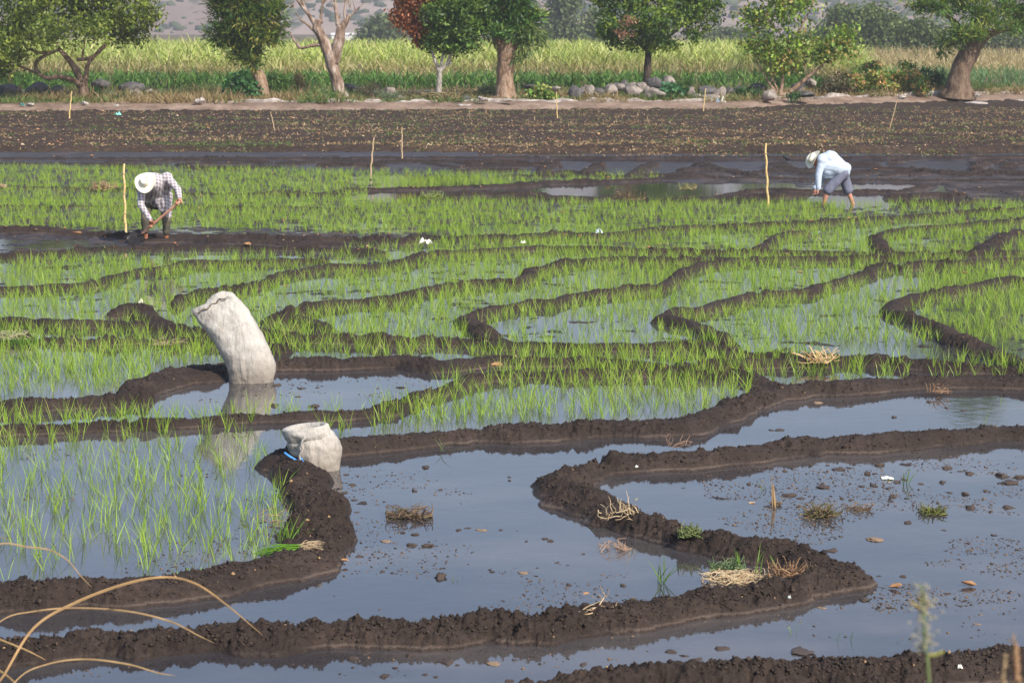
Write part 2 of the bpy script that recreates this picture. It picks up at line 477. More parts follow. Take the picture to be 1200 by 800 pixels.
# plain behind, out to the hills, and side ground
Vp = [(-1800, 134, .38), (1800, 134, .38), (1800, 3200, .38), (-1800, 3200, .38)]
o = mesh_obj("plain_ground", Vp, [[0, 1, 2, 3]], M['verge'], smooth=False); tag(o, kind="structure")
sd = []
for s in (-1, 1):
    xs = np.array([0.425, 3.0]) * s
    a = [(xs[0] * 9, 9, -.02), (150 * s, 9, -.02), (400 * s, 130, .30), (xs[0] * 125, 125, .30), (xs[0]*60, 60, .08)]
    sd.append((a, [[0, 1, 2, 3, 4]] if s > 0 else [[4, 3, 2, 1, 0]]))
V, Fc = join(sd)
V[:, 2] -= .05
o = mesh_obj("side_ground", V, Fc, M['soil'], smooth=False); tag(o, kind="structure")

# near bank the photographer stands on (below the frame)
xs = np.linspace(-9, 9, 90); ys = np.linspace(-6, 12.4, 90)
XX, YY = np.meshgrid(xs, ys)
ZZ = 2.35 * np.clip((12.1 - YY) / 8.6, -0.05, 1) + (fbm(XX * 2, YY * 2, 4, 3) - .5) * .12 - .03
V = np.stack([XX, YY, ZZ], -1).reshape(-1, 3); n = 90
i = (np.arange(n - 1)[:, None] * n + np.arange(n - 1)[None, :]).ravel()
o = mesh_obj("near_bank_ground", V, np.stack([i, i + 1, i + n + 1, i + n], 1), M['soil']); tag(o, kind="structure")

# hills
m, nt, bs = new_mat("hill_scrub")
v = coords(nt, "Object", (1, .18, 1.5))
n1 = noise_tex(nt, v, 0.012, 6, 0.6); n2 = noise_tex(nt, v, 0.045, 5, 0.7)
vo = N(nt, "ShaderNodeTexVoronoi"); vo.inputs["Scale"].default_value = 0.07; nt.links.new(v, vo.inputs["Vector"])
soil = ramp(nt, n1, [(0.35, (0.22, 0.16, 0.13)), (0.5, (0.32, 0.235, 0.19)), (0.65, (0.40, 0.31, 0.25))])
mx = N(nt, "ShaderNodeMix", data_type='RGBA')
f = mathn(nt, 'MULTIPLY', mathn(nt, 'SUBTRACT', mathn(nt, 'ADD', n2, mathn(nt, 'MULTIPLY', mathn(nt, 'SUBTRACT', 0.5, vo.outputs[0]), 0.35)), 0.53), 9.0, clamp=True)
nt.links.new(f, mx.inputs[0]); nt.links.new(soil, mx.inputs[6]); mx.inputs[7].default_value = (0.075, 0.085, 0.055, 1)
nt.links.new(mx.outputs[2], bs.inputs["Base Color"]); bs.inputs["Roughness"].default_value = 1.0
bs.inputs["Specular IOR Level"].default_value = 0.0
M['hill'] = m
gx = np.linspace(-1500, 1500, 420); gy = np.linspace(1100, 2700, 240)
XX, YY = np.meshgrid(gx, gy)
t = np.clip((YY - 1150) / 900, 0, 1)
rid = np.abs(fbm(XX * .0035, YY * .0022, 5, 91) - .5) * 2
ZZ = 145 * t ** 1.1 * (0.75 + .5 * fbm(XX * .0016, YY * .001, 3, 19)) + 60 * t * (0.45 - rid) + (fbm(XX * .02, YY * .02, 4, 29) - .5) * 12 * t
ZZ = np.where(YY > 2300, ZZ - (YY - 2300) * .1, ZZ) - 2
V = np.stack([XX, YY, ZZ], -1).reshape(-1, 3); nc = len(gx)
i = (np.arange(len(gy) - 1)[:, None] * nc + np.arange(nc - 1)[None, :]).ravel()
o = mesh_obj("hills", V, np.stack([i, i + 1, i + nc + 1, i + nc], 1), M['hill']); tag(o, kind="structure")

# scrub bushes dotted over the slopes
bm = bmesh.new(); bmesh.ops.create_icosphere(bm, subdivisions=1, radius=1)
bV = np.array([v.co for v in bm.verts]); bF = np.array([[v.index for v in f.verts] for f in bm.faces]); bm.free()
nb = 9000
hx = rng.uniform(-560, 560, nb); hy = rng.uniform(1160, 2000, nb)
dn = fbm(hx * .012, hy * .006, 4, 72); k = dn > .47; hx, hy = hx[k], hy[k]; nb = len(hx)
t = np.clip((hy - 1150) / 900, 0, 1)
rid = np.abs(fbm(hx * .0035, hy * .0022, 5, 91) - .5) * 2
hz2 = 145 * t ** 1.1 * (0.75 + .5 * fbm(hx * .0016, hy * .001, 3, 19)) + 60 * t * (0.45 - rid) + (fbm(hx * .02, hy * .02, 4, 29) - .5) * 12 * t - 2
rr = rng.uniform(1.0, 3.6, nb)
VV = bV[None] * rng.uniform(.6, 1.3, (nb, len(bV), 1)) * rr[:, None, None] * np.array([1.1, 1.1, .8]) + np.stack([hx, hy, hz2 + rr * .2], 1)[:, None, :]
FF = (np.arange(nb)[:, None, None] * len(bV) + bF[None]).reshape(-1, 3)
cb = np.repeat(np.array([[.07, .085, .035]]) * rng.uniform(.6, 1.5, (nb, 1)), len(bV), 0)
M['scrub'] = leaf_mat("scrub_leaf", .05, .9)
o = mesh_obj("hill_scrub", VV.reshape(-1, 3), FF, M['scrub'], col=cb)
tag(o, "dark bushes scattered over the bare hazy hillside", "scrub", kind="stuff")

# ------------------------------------------------------------------ blades (rice, cane, grass)
def blades(base, L, W, az, lean, curl, colr, colt=None, seg=3, tipw=.12):
    """vectorised curved leaf strips; base Nx3; arrays of N"""
    n = len(base)
    t = np.linspace(0, 1, seg + 1)[None, :]
    ang = lean[:, None] + curl[:, None] * t          # from vertical
    ds = L[:, None] / seg
    hx = np.cumsum(np.sin(ang) * ds, 1) - np.sin(ang[:, :1]) * ds
    hz = np.cumsum(np.cos(ang) * ds, 1) - np.cos(ang[:, :1]) * ds
    cx = base[:, 0:1] + hx * np.cos(az)[:, None]
    cy = base[:, 1:2] + hx * np.sin(az)[:, None]
    cz = base[:, 2:3] + hz
    w = W[:, None] * (np.sin(np.clip(t * .9 + .12, 0, 1) * math.pi) ** .7 * (1 - t) ** .3 + tipw * 0) * .5
    w[:, -1] = W * .04
    fa = rng.uniform(0, 2 * math.pi, n)[:, None]
    wx = np.cos(fa) * w; wy = np.sin(fa) * w
    A = np.stack([cx - wx, cy - wy, cz], -1); B = np.stack([cx + wx, cy + wy, cz], -1)
    V = np.stack([A, B], 2).reshape(n, -1, 3)         # n, 2*(seg+1), 3
    k = 2 * (seg + 1)
    f = np.array([[2 * s, 2 * s + 1, 2 * s + 3, 2 * s + 2] for s in range(seg)])
    Fc = (np.arange(n)[:, None, None] * k + f[None]).reshape(-1, 4)
    c = np.repeat(colr[:, None, :], k, 1)
    if colt is not None:
        tt = np.repeat(t[0], 2)[None, :, None]
        c = c * (1 - tt) + colt[:, None, :] * tt
    return V.reshape(-1, 3), Fc, c.reshape(-1, 3)
def cat(parts):
    Vs, Fs, Cs, n = [], [], [], 0
    for V, Fc, c in parts:
        Vs.append(V); Fs.append(Fc + n); Cs.append(c); n += len(V)
    return np.vstack(Vs), np.vstack(Fs), np.vstack(Cs)
def rice_cols(n, r=rng):
    a = r.uniform(0, 1, (n, 1))
    c = np.array([[.160, .285, .030]]) * (1 - a) + np.array([[.34, .46, .070]]) * a
    y = r.random(n) < .06
    c[y] = np.array([.42, .36, .12]) * r.uniform(.7, 1.1, (y.sum(), 1))
    return c * np.clip(r.normal(1, .12, (n, 1)), .6, 1.4)
def rice_clumps(bases, scale, r=rng):
    nb = r.integers(5, 10, len(bases))
    idx = np.repeat(np.arange(len(bases)), nb); n = len(idx)
    b = bases[idx] + np.concatenate([r.normal(0, .014, (n, 2)), np.full((n, 1), -.01)], 1)
    az = r.uniform(0, 2 * math.pi, n)
    return blades(b, r.uniform(.13, .30, n) * scale[idx], r.uniform(.005, .009, n) * (scale[idx] ** .3), az, r.uniform(0.02, .35, n), r.uniform(.05, .9, n) ** 1.5, rice_cols(n), rice_cols(n) * 1.1, 3)

# planting positions: jittered lattice over the paddies
def lattice(x0, x1, y0, y1, s):
    gx = np.arange(x0, x1, s); gy = np.arange(y0, y1, s)
    X, Y = np.meshgrid(gx, gy)
    X = X + rng.uniform(-.42, .42, X.shape) * s; Y = Y + rng.uniform(-.42, .42, Y.shape) * s
    return X.ravel(), Y.ravel()
NEARPATCH = [(-60,512),(60,503),(200,500),(330,506),(325,532),(333,560),(345,600),(345,640),(318,652),(260,664),(140,676),(-60,682)]
X, Y = lattice(-24, 24, 15, 66, .15)
rowmod = .5 + .5 * np.sin(Y * 2 * math.pi / .62 + 3.5 * fbm(X * .22, Y * .22, 3, 77) * 2)
Hh, px, py = terrain_height(X, Y)
keep = np.zeros(X.shape, bool)
near = inpoly(px, py, NEARPATCH)
keep |= near & (rng.random(X.shape) < .50)
den2 = inpoly(px, py, [(370,506),(470,482),(545,455),(600,440),(870,438),(915,446),(860,468),(820,485),(700,492),(560,496),(420,508)])
keep |= den2 & (rng.random(X.shape) < .85)
b6 = inpoly(px, py, [(-300,492),(200,487),(420,482),(470,478),(540,450),(580,440),(600,446),(540,470),(480,495),(350,500),(200,508),(-300,520)])
keep |= b6 & (rng.random(X.shape) < .55)
r3 = inpoly(px, py, [(-400,404),(150,402),(330,408),(330,420),(240,424),(190,430),(165,455),(100,461),(-400,468)])
keep |= r3 & (rng.random(X.shape) < .9)
r4 = inpoly(px, py, [(320,397),(600,408),(850,410),(1000,420),(1100,428),(1500,440),(1500,446),(1050,446),(960,446),(900,440),(880,452),(600,440),(600,424),(320,418)])
keep |= r4 & (rng.random(X.shape) < .65)
mid = (py < 404) & (py > 236)
band = inpoly(px, py, [(-400,266),(140,268),(300,270),(420,276),(520,276),(560,282),(440,292),(340,300),(60,304),(-400,308)])
strip = inpoly(px, py, [(430,222),(600,217),(900,206),(1500,190),(1500,240),(900,239),(600,237),(430,233)])
keep |= mid & ~band & ~strip & (rng.random(X.shape) < np.where(py > 270, .60 + .38 * rowmod, .36 + .62 * rowmod))
top = (py <= 236) & (py > 196) & ~strip & (py > np.interp(px, [-400, 0, 300, 500, 780, 800], [196, 196, 199, 203, 206, 240]))
keep |= top & (rng.random(X.shape) < .15 + .8 * rowmod)
okh = np.where(b6 | r4, Hh < .15, np.where(py < 404, Hh < .045, Hh < .03))
# small-scale patchiness
patch = fbm(X * .8, Y * .8, 3, 101)
keep &= okh & ((patch > .34) | (rng.random(X.shape) < .35))
keep &= (px > -260) & (px < 1460)
X, Y, Hh, px, py, near = [a[keep] for a in (X, Y, Hh, px, py, near)]
indiv = near & (px > -4)
bases = np.stack([X, Y, np.maximum(Hh, -.01)], 1)
order = np.where(indiv)[0]
order = order[np.argsort(-py[order])][:300]
sc = rng.uniform(.8, 1.2, len(X)) * np.where(py < 215, .75, np.where(py < 400, .86, 1.0))
mask = np.ones(len(X), bool); mask[order] = False
V, Fc, c = rice_clumps(bases[mask], sc[mask])
o = mesh_obj("rice_seedlings", V, Fc, M['rice'], col=c)
tag(o, "bright green young rice standing in wavering rows across the flooded plots", "rice plants", kind="stuff")
proto = []
for k in range(14):
    V, Fc, c = rice_clumps(np.zeros((1, 3)), np.ones(1))
    me_o = mesh_obj("rice_seedling", V, Fc, M['rice'], col=c)
    proto.append(me_o.data)
    bpy.data.objects.remove(me_o)
for n_, k in enumerate(order):
    ob = bpy.data.objects.new("rice_seedling", proto[n_ % 14])
    COL.objects.link(ob)
    ob.location = bases[k]; ob.rotation_euler = (0, 0, random.uniform(0, 6.28)); s = float(sc[k]); ob.scale = (s, s, s)
    tag(ob, "clump of young green rice standing in the pool behind the curved mud ridge", "rice plant", "rice seedlings standing in the near pool")
print("rice", len(X), "indiv", len(order))
# ------------------------------------------------------------------ cane field, maize edge, verge growth
def lerp(a, b, t): return a * (1 - t) + b * t
def mixcol(n, cols, r=rng):
    cols = np.array(cols); k = r.integers(0, len(cols), n)
    return cols[k] * r.uniform(.8, 1.2, (n, 1))
def in_wedge(X, Y, a=0.262): return np.abs(X) < Y * a
# sugar cane: arching leaves on close stalks
def cane(x0, x1, y0, y1, dens, zlo, zhi, topfn, nleaf, L, W, c_lo, c_hi, gz=.45):
    n = int((x1 - x0) * (y1 - y0) * dens)
    X = rng.uniform(x0, x1, n); Y = rng.uniform(y0, y1, n)
    k = in_wedge(X, Y); X, Y = X[k], Y[k]
    top = topfn(X, Y)
    k = top > .3; X, Y, top = X[k], Y[k], top[k]
    idx = np.repeat(np.arange(len(X)), nleaf); n = len(idx)
    t = rng.uniform(zlo, zhi, n)
    b = np.stack([X[idx] + rng.normal(0, .06, n), Y[idx] + rng.normal(0, .06, n), gz + t * top[idx]], 1)
    hue = fbm(X * .12, Y * .25, 4, 33)[idx][:, None]
    hh = np.clip((t[:, None] - .48) / .28 + rng.normal(0, .25, (n, 1)), 0, 1)
    col = mixcol(n, c_lo) * (1 - hh) + mixcol(n, c_hi) * hh
    col = col * (.8 + .45 * hue)
    return blades(b, rng.uniform(.6, 1.15, n) * L, rng.uniform(.7, 1.2, n) * W, rng.uniform(0, 6.283, n), rng.uniform(.05, .45, n), rng.uniform(.3, 1.5, n), col, None, 3)
def px_of(X, Y): return 600 + F * X / Y
def top_cane(X, Y):
    u = px_of(X, Y)
    h = 1.72 + .35 * fbm(X * .25, Y * .25, 4, 61) + .22 * np.clip((300 - u) / 300, 0, 1)
    lim = np.interp(u, [900, 960, 1010, 1050], [1, 1, .62, .0])
    return h * lim
def top_edge(X, Y):
    u = px_of(X, Y)
    return (.72 + .35 * fbm(X * .5, Y * .5, 4, 62)) * np.interp(u, [940, 1000], [1, 0])
GLD = [(.40, .34, .17), (.34, .31, .13), (.45, .37, .21)]
YG = [(.33, .40, .09), (.40, .45, .13), (.27, .36, .08), (.47, .46, .19)]
DG = [(.06, .14, .025), (.09, .20, .035), (.05, .11, .025), (.15, .26, .05)]
V, Fc, c = cat([cane(-44, 36, 133, 141, 3.6, .05, 1., top_cane, 9, 1.05, .085, GLD, YG),
                cane(-54, 48, 141, 205, .95, .45, 1., top_cane, 7, 1.15, .12, GLD, YG)])
o = mesh_obj("sugar_cane", V, Fc, M['foliage'], col=c)
tag(o, "tall yellow-green sugar cane filling the whole field behind the trees", "sugar cane", kind="stuff")
V, Fc, c = cane(-40, 30, 126.5, 132.5, 3.6, .02, .85, top_edge, 9, .72, .09, DG, DG)
o = mesh_obj("maize_plants", V, Fc, M['foliage'], col=c)
tag(o, "low dark green band of leafy maize along the front of the cane field", "maize", kind="stuff")
# tan tall grass and green reeds at the right end
def top_tan(X, Y):
    u = px_of(X, Y)
    return (1.35 + .5 * fbm(X * .4, Y * .4, 4, 66)) * np.clip((u - 980) / 40, 0, 1)
TAN = [(.40, .30, .17), (.33, .26, .14), (.45, .36, .22), (.28, .26, .12)]
V, Fc, c = cane(18, 60, 140, 190, 1.6, .1, 1., top_tan, 8, .8, .06, TAN, TAN)
o = mesh_obj("tall_dry_grass", V, Fc, M['foliage'], col=c)
tag(o, "tan seeding tall grass beyond the thick leaning tree", "grass", kind="stuff")
def top_reed(X, Y):
    u = px_of(X, Y)
    return (.75 + .5 * fbm(X * .5, Y * .5, 4, 67)) * np.clip((u - 990) / 30, 0, 1)
RG = [(.09, .19, .07), (.13, .25, .10), (.07, .15, .06), (.18, .27, .12)]
V, Fc, c = cane(15, 50, 131, 139, 3.5, .02, 1., top_reed, 9, .6, .05, RG, RG)
o = mesh_obj("reed_undergrowth", V, Fc, M['foliage'], col=c)
tag(o, "bluish green low reeds in front of the tan grass", "reeds", kind="stuff")
# verge: patchy weeds between stone edge and crop
n = 16000
U = rng.uniform(-.25, .25, n); D = rng.uniform(1.6, 14, n) ** 1.0
Yv = kerb_y(U) + D; Xv = U * Yv
pt = fbm(Xv * .35, Yv * .5, 4, 45)
k = (pt > .44); Xv, Yv, pt = Xv[k], Yv[k], pt[k]
idx = np.repeat(np.arange(len(Xv)), 6); n = len(idx)
b = np.stack([Xv[idx] + rng.normal(0, .12, n), Yv[idx] + rng.normal(0, .12, n), np.full(n, .44)], 1)
sel = (fbm(Xv * .15, Yv * .3, 3, 46)[idx] + rng.normal(0, .08, n)) > .5
col = np.where(sel[:, None], mixcol(n, [(.08, .13, .035), (.11, .17, .04), (.16, .19, .06)]), mixcol(n, [(.34, .24, .13), (.24, .17, .09), (.28, .22, .10)]))
V, Fc, c = blades(b, rng.uniform(.12, .5, n) * (.5 + 1.2 * (pt[idx] - .4) * 3), rng.uniform(.03, .07, n), rng.uniform(0, 6.28, n), rng.uniform(.1, .8, n), rng.uniform(.2, 1, n), col, None, 2)
o = mesh_obj("verge_weeds", V, Fc, M['foliage'], col=c)
tag(o, "patchy green and straw-coloured weeds on the verge under the trees", "weeds", kind="stuff")
# stubble and weeds over the ploughed strip
n = 30000
py_ = rng.uniform(128, 177, n); px_ = rng.uniform(-60, 1260, n)
Xf, Yf = np_P(px_, py_, .1)
pt = fbm(Xf * .25, Yf * .5, 4, 47); pt2 = fbm(Xf * .6, Yf * 1.5, 3, 48)
k = (pt + pt2 * .6 > .82) | (rng.random(n) < .10)
Xf, Yf, pt, pt2 = Xf[k], Yf[k], pt[k], pt2[k]
zf = field_h(Xf, Yf)
idx = np.repeat(np.arange(len(Xf)), 4); n = len(idx)
b = np.stack([Xf[idx] + rng.normal(0, .05, n), Yf[idx] + rng.normal(0, .05, n), zf[idx]], 1)
grn = (fbm(Xf * .4, Yf * .8, 3, 49)[idx] + rng.normal(0, .1, n)) > .52
col = np.where(grn[:, None], mixcol(n, [(.10, .15, .04), (.14, .18, .06), (.07, .11, .03)]), mixcol(n, [(.30, .20, .11), (.24, .15, .08), (.42, .30, .18)]))
V, Fc, c = blades(b, rng.uniform(.04, .16, n), rng.uniform(.02, .05, n), rng.uniform(0, 6.28, n), rng.uniform(.3, 1.2, n), rng.uniform(.2, .8, n), col, None, 2)
o = mesh_obj("field_stubble", V, Fc, M['straw'], col=c)
tag(o, "thin weeds and straw stubble strewn over the dark ploughed strip", "stubble", kind="stuff")

# ------------------------------------------------------------------ tubes, trunks, crowns
def tube(pts, rad, n=9, wob=0.0, seed=0, cap=True):
    pts = [Vector(p) for p in pts]
    # resample (Catmull-Rom)
    q, r = [], []
    m = len(pts)
    for i in range(m - 1):
        p0 = pts[max(i - 1, 0)]; p1 = pts[i]; p2 = pts[i + 1]; p3 = pts[min(i + 2, m - 1)]
        L = (p2 - p1).length
        s = 5
        for j in range(s):
            t = j / s
            q.append(0.5 * ((2 * p1) + (p2 - p0) * t + (2 * p0 - 5 * p1 + 4 * p2 - p3) * t * t + (3 * p1 - p0 - 3 * p2 + p3) * t ** 3))
            r.append(rad[i] * (1 - t) + rad[i + 1] * t)
    q.append(pts[-1]); r.append(rad[-1])
    V, Fc = [], []
    nx = None
    for i, p in enumerate(q):
        d = (q[min(i + 1, len(q) - 1)] - q[max(i - 1, 0)])
        if d.length < 1e-9: d = Vector((0, 0, 1))
        d.normalize()
        if nx is None:
            nx = Vector((1, 0, 0)) if abs(d.x) < .8 else Vector((0, 1, 0))
        nx = (nx - d * nx.dot(d)).normalized()
        ny = d.cross(nx)
        for k in range(n):
            a = 2 * math.pi * k / n
            rr = r[i] * (1 + wob * (math.sin(3 * a + seed) * .5 + math.sin(5 * a + i * .35 + seed * 2) * .35 + math.sin(i * .9 + 2 * a) * .3))
            V.append(p + nx * math.cos(a) * rr + ny * math.sin(a) * rr)
    for i in range(len(q) - 1):
        for k in range(n):
            Fc.append([i * n + k, i * n + (k + 1) % n, (i + 1) * n + (k + 1) % n, (i + 1) * n + k])
    if cap:
        Fc.append(list(range(n))[::-1]); Fc.append([(len(q) - 1) * n + k for k in range(n)])
    return np.array([tuple(v) for v in V]), Fc
def bark_mat(name, stops, scale=3, vs=(1, 1, .35)):
    return simple_mat(name, stops, scale * 1.6, 0.9, 1.0, 0.18, vs, 0.1, 9)
M['bark_brown'] = bark_mat("bark_brown", [(0.3, (.085, .055, .038)), (0.52, (.19, .13, .09)), (0.7, (.30, .22, .15))])
M['bark_dark'] = bark_mat("bark_dark", [(0.3, (.04, .03, .024)), (0.52, (.085, .062, .05)), (0.7, (.15, .115, .09))])
M['bark_pale'] = bark_mat("bark_pale", [(0.3, (.24, .20, .17)), (0.52, (.40, .36, .31)), (0.7, (.52, .47, .42))])
M['bark_dead'] = bark_mat("bark_dead", [(0.35, (.10, .06, .04)), (0.5, (.27, .19, .14)), (0.62, (.46, .38, .32))], 2.2)
M['bark_tan'] = bark_mat("bark_tan", [(0.3, (.17, .10, .06)), (0.52, (.33, .22, .15)), (0.7, (.45, .33, .24))])

def crown_mesh(centres, radii, nclus, per, size, cols, spread=.35, style='leaf', shell=.55, aspect=2.0, colnoise=.35, seed=1, droop=0):
    """leaf quads in clusters through a set of ellipsoids"""
    C = np.array(centres, float); Rr = np.array(radii, float)
    if Rr.ndim == 1: Rr = np.stack([Rr, Rr, Rr * .85], 1)
    vol = Rr.prod(1) ** .75
    k = rng.choice(len(C), nclus, p=vol / vol.sum())
    d = rng.normal(0, 1, (nclus, 3)); d /= np.linalg.norm(d, axis=1)[:, None]
    rad = (shell + (1 - shell) * rng.random(nclus)) ** 1.0
    inner = rng.random(nclus) < .25
    rad[inner] = rng.random(inner.sum()) * shell
    # lumpy outline
    lump = .55 + .78 * vnoise(d[:, 0] * 2.3 + k * 7.7, d[:, 2] * 2.3 + d[:, 1] * 1.7 + 3.1 * k, seed)
    cc = C[k] + d * Rr[k] * (rad * lump)[:, None]
    idx = np.repeat(np.arange(nclus), per); n = len(idx)
    off = rng.normal(0, spread, (n, 3)) * np.array([1, 1, .6])
    p = cc[idx] + off
    if style == 'leaf':
        ax = rng.normal(0, 1, (n, 3)); ax[:, 2] -= .3
        nrm = rng.normal(0, 1, (n, 3)); nrm[:, 2] += .9
    else:   # sprays point outwards from the limb
        out = d[idx] + off * .8
        ax = out + rng.normal(0, .35, (n, 3)); ax[:, 2] += .1
        nrm = rng.normal(0, .6, (n, 3)); nrm[:, 2] += 1
    ax[:, 2] -= droop
    ax /= np.linalg.norm(ax, axis=1)[:, None]
    wd = np.cross(ax, nrm); wd /= np.linalg.norm(wd, axis=1)[:, None] + 1e-9
    s = size * rng.uniform(.6, 1.35, n)[:, None]
    V = np.stack([p - ax * s * .5, p + wd * s * .5 / aspect, p + ax * s * .5, p - wd * s * .5 / aspect], 1).reshape(-1, 3)
    Fc = np.arange(n * 4).reshape(-1, 4)
    cols = np.array(cols)
    # each twig has its own leaf colour, each leaf varies a little
    ck = cols[rng.integers(0, len(cols), nclus)][idx] * rng.uniform(1 - colnoise, 1 + colnoise, (nclus, 1))[idx] * rng.uniform(.8, 1.25, (n, 1))
    return V, Fc, np.repeat(ck, 4, 0)

def make_tree(name, label, base_px, Y, limbs, bark, crowns, base_z=.40, group=None, cat="tree", wob=.12, base_tilt=None, twigs=0):
    """limbs: list of (list of (px,py,dy), list of radii m); crowns: list of dict"""
    b = PD(base_px[0], base_px[1], Y); root = Vector((b.x, Y, base_z))
    t = empty(name, root, label, cat, group)
    parts = []
    for li, (pts, rad) in enumerate(limbs):
        pp = [PD(p[0], p[1], Y + (p[2] if len(p) > 2 else 0)) - root for p in pts]
        if li == 0: pp[0].z = -.15
        parts.append(tube(pp, rad, 12 if li == 0 else 8, wob, li))
    if twigs:
        for cr in crowns[:1]:
            cs = [PD(q[0], q[1], Y + (q[3] if len(q) > 3 else 0)) - root for q in cr['blobs']]
            st = PD(limbs[0][0][-1][0], limbs[0][0][-1][1], Y) - root
            for q in range(twigs):
                e = random.choice(cs) + Vector((random.uniform(-1, 1), random.uniform(-1, 1), random.uniform(-.8, 1))) * 1.0
                mid_ = st.lerp(e, .5) + Vector((random.uniform(-.4, .4), random.uniform(-.4, .4), random.uniform(-.3, .5)))
                r0 = limbs[0][1][-1] * .35
                parts.append(tube([st, mid_, e], [r0, r0 * .6, .015], 6, .05, q))
    V, Fc = join(parts)
    mesh_obj("trunk", V, Fc, bark, t)
    for cr in crowns:
        s = Y / F
        cs = [tuple(PD(q[0], q[1], Y + (q[3] if len(q) > 3 else 0)) - root) for q in cr['blobs']]
        rs = [q[2] * s for q in cr['blobs']]
        kw = {k: v for k, v in cr.items() if k not in ('blobs', 'name', 'label')}
        V, Fc, c = crown_mesh(cs, rs, **kw)
        o = mesh_obj(cr.get('name', "crown"), V, Fc, M['foliage'], t, c, smooth=False)
        if cr.get('label'): o["label"] = cr['label']
    return t

G1 = [(.075, .110, .018), (.11, .155, .022), (.16, .205, .03), (.20, .24, .035)]
G2 = [(.05, .10, .022), (.075, .14, .026), (.10, .175, .03), (.14, .20, .035)]
YT = 114
make_tree("umbrella_tree", "broad spreading tree with low crooked limbs over dark boulders", (97, 120), 112,
    [([(97,120),(98,108),(95,96),(90,84),(82,72),(70,58),(58,40)], [.30,.25,.2,.17,.14,.1,.06]),
     ([(98,104),(101,88),(103,76),(112,64),(124,50)], [.15,.13,.1,.08,.05]),
     ([(96,103),(86,94,-.4),(70,90,-.5),(54,91,-.6),(44,84,-.5),(43,72,-.3),(60,62),(72,58)], [.16,.14,.12,.11,.10,.09,.08,.06]),
     ([(44,86,-.5),(34,82,-.5),(20,77,-.8),(2,77,-1)], [.07,.06,.05,.03]),
     ([(96,72),(98,56),(101,40)], [.05,.05,.04]),
     ([(90,70),(105,68),(122,56),(132,38)], [.1,.08,.06,.04]),
     ([(60,62),(40,60),(20,45),(0,30),(-20,20)], [.09,.07,.05,.04,.03])],
    M['bark_brown'],
    [dict(blobs=[(30,20,44,0),(90,10,46,1),(140,22,40,0),(165,12,26,-1),(10,45,32,-1),(-30,30,50,0),(60,38,30,-2),(150,40,26,1),(40,-30,60,0),(120,-30,55,0),(175,25,16,0),(-30,65,30,0),(110,36,24,-2),(5,78,18,1),(15,62,22,-1)],
          nclus=2500, per=11, size=.21, cols=G1, spread=.24)])
make_tree("thorn_tree", "bristly dark green cone-shaped tree with feathery sprays in front of the cane", (308, 106), 115,
    [([(308,108),(305,94),(299,84),(292,72),(290,50),(288,20)], [.36,.33,.30,.22,.15,.08]),
     ([(292,70),(275,50),(262,30)], [.12,.08,.04]), ([(292,68),(310,45),(322,25)], [.12,.08,.04])],
    M['bark_tan'],
    [dict(blobs=[(288,40,34,0),(272,20,30,0),(305,25,32,0),(285,0,40,0),(290,-40,42,0),(286,62,22,0),(262,40,22,0),(318,42,18,0),(296,72,13,-.5),(262,5,22,0),(322,8,16,0)],
          nclus=1500, per=13, size=.34, cols=[(.05,.10,.024),(.08,.14,.026),(.13,.18,.03),(.22,.21,.04)], spread=.2, style='spray', aspect=5, shell=.5)])
# dead tree
def px_tube(pts, rad, root, Y, n=8, wob=.15, s=0):
    return tube([PD(p[0], p[1], Y + (p[2] if len(p) > 2 else 0)) - root for p in pts], rad, n, wob, s)
Y = 115; b = PD(397, 117, Y); root = Vector((b.x, Y, .4))
t = empty("dead_tree", root, "bare dead tree with stripped pale forked trunk", "tree")
ps = [px_tube([(399,121),(397,108),(394,92),(389,76),(385,62),(378,46),(372,33)], [.48,.34,.29,.28,.31,.26,.20], root, Y, 14),
      px_tube([(391,74),(395,58),(398,44),(400,30)], [.25,.26,.26,.2], root, Y, 12, .25, 3),
      px_tube([(376,40),(371,34),(373,27),(378,25)], [.22,.22,.20,.10], root, Y, 9, .2, 5),
      px_tube([(400,33),(406,24),(410,17)], [.2,.14,.08], root, Y), px_tube([(396,30),(394,15),(392,-12)], [.12,.09,.04], root, Y),
      px_tube([(371,32),(362,18),(352,5),(343,-6)], [.11,.09,.07,.03], root, Y), px_tube([(369,30),(360,15),(354,0),(350,-15)], [.09,.07,.05,.02], root, Y),
      px_tube([(375,28),(377,10),(380,-6),(384,-20)], [.08,.06,.05,.02], root, Y), px_tube([(370,38),(360,29),(352,23),(346,14)], [.08,.06,.04,.02], root, Y),
      px_tube([(380,60),(376,53),(364,54),(352,56),(344,46),(339,37)], [.12,.11,.08,.07,.05,.02], root, Y), px_tube([(352,56),(348,50),(350,58)], [.05,.05,.03], root, Y),
      px_tube([(402,26),(412,18),(420,10),(428,2)], [.08,.05,.04,.02], root, Y), px_tube([(404,22),(404,8),(410,-8)], [.07,.05,.02], root, Y), px_tube([(398,22),(390,5),(391,-14)], [.06,.04,.02], root, Y),
      px_tube([(399,110),(408,118),(414,122)], [.3,.2,.1], root, Y), px_tube([(395,110),(388,118),(383,122)], [.25,.18,.1], root, Y)]
for q in range(26):
    a = random.choice([(352,5),(345,10),(378,5),(392,0),(410,10),(405,5),(416,12)])
    e = (a[0] + random.uniform(-14, 14), a[1] - random.uniform(4, 26))
    ps.append(px_tube([a, ((a[0] + e[0]) / 2 + random.uniform(-3, 3), (a[1] + e[1]) / 2), e], [.035,.02,.01], root, Y, 5, 0))
V, Fc = join(ps); mesh_obj("trunk", V, Fc, M['bark_dead'], t)

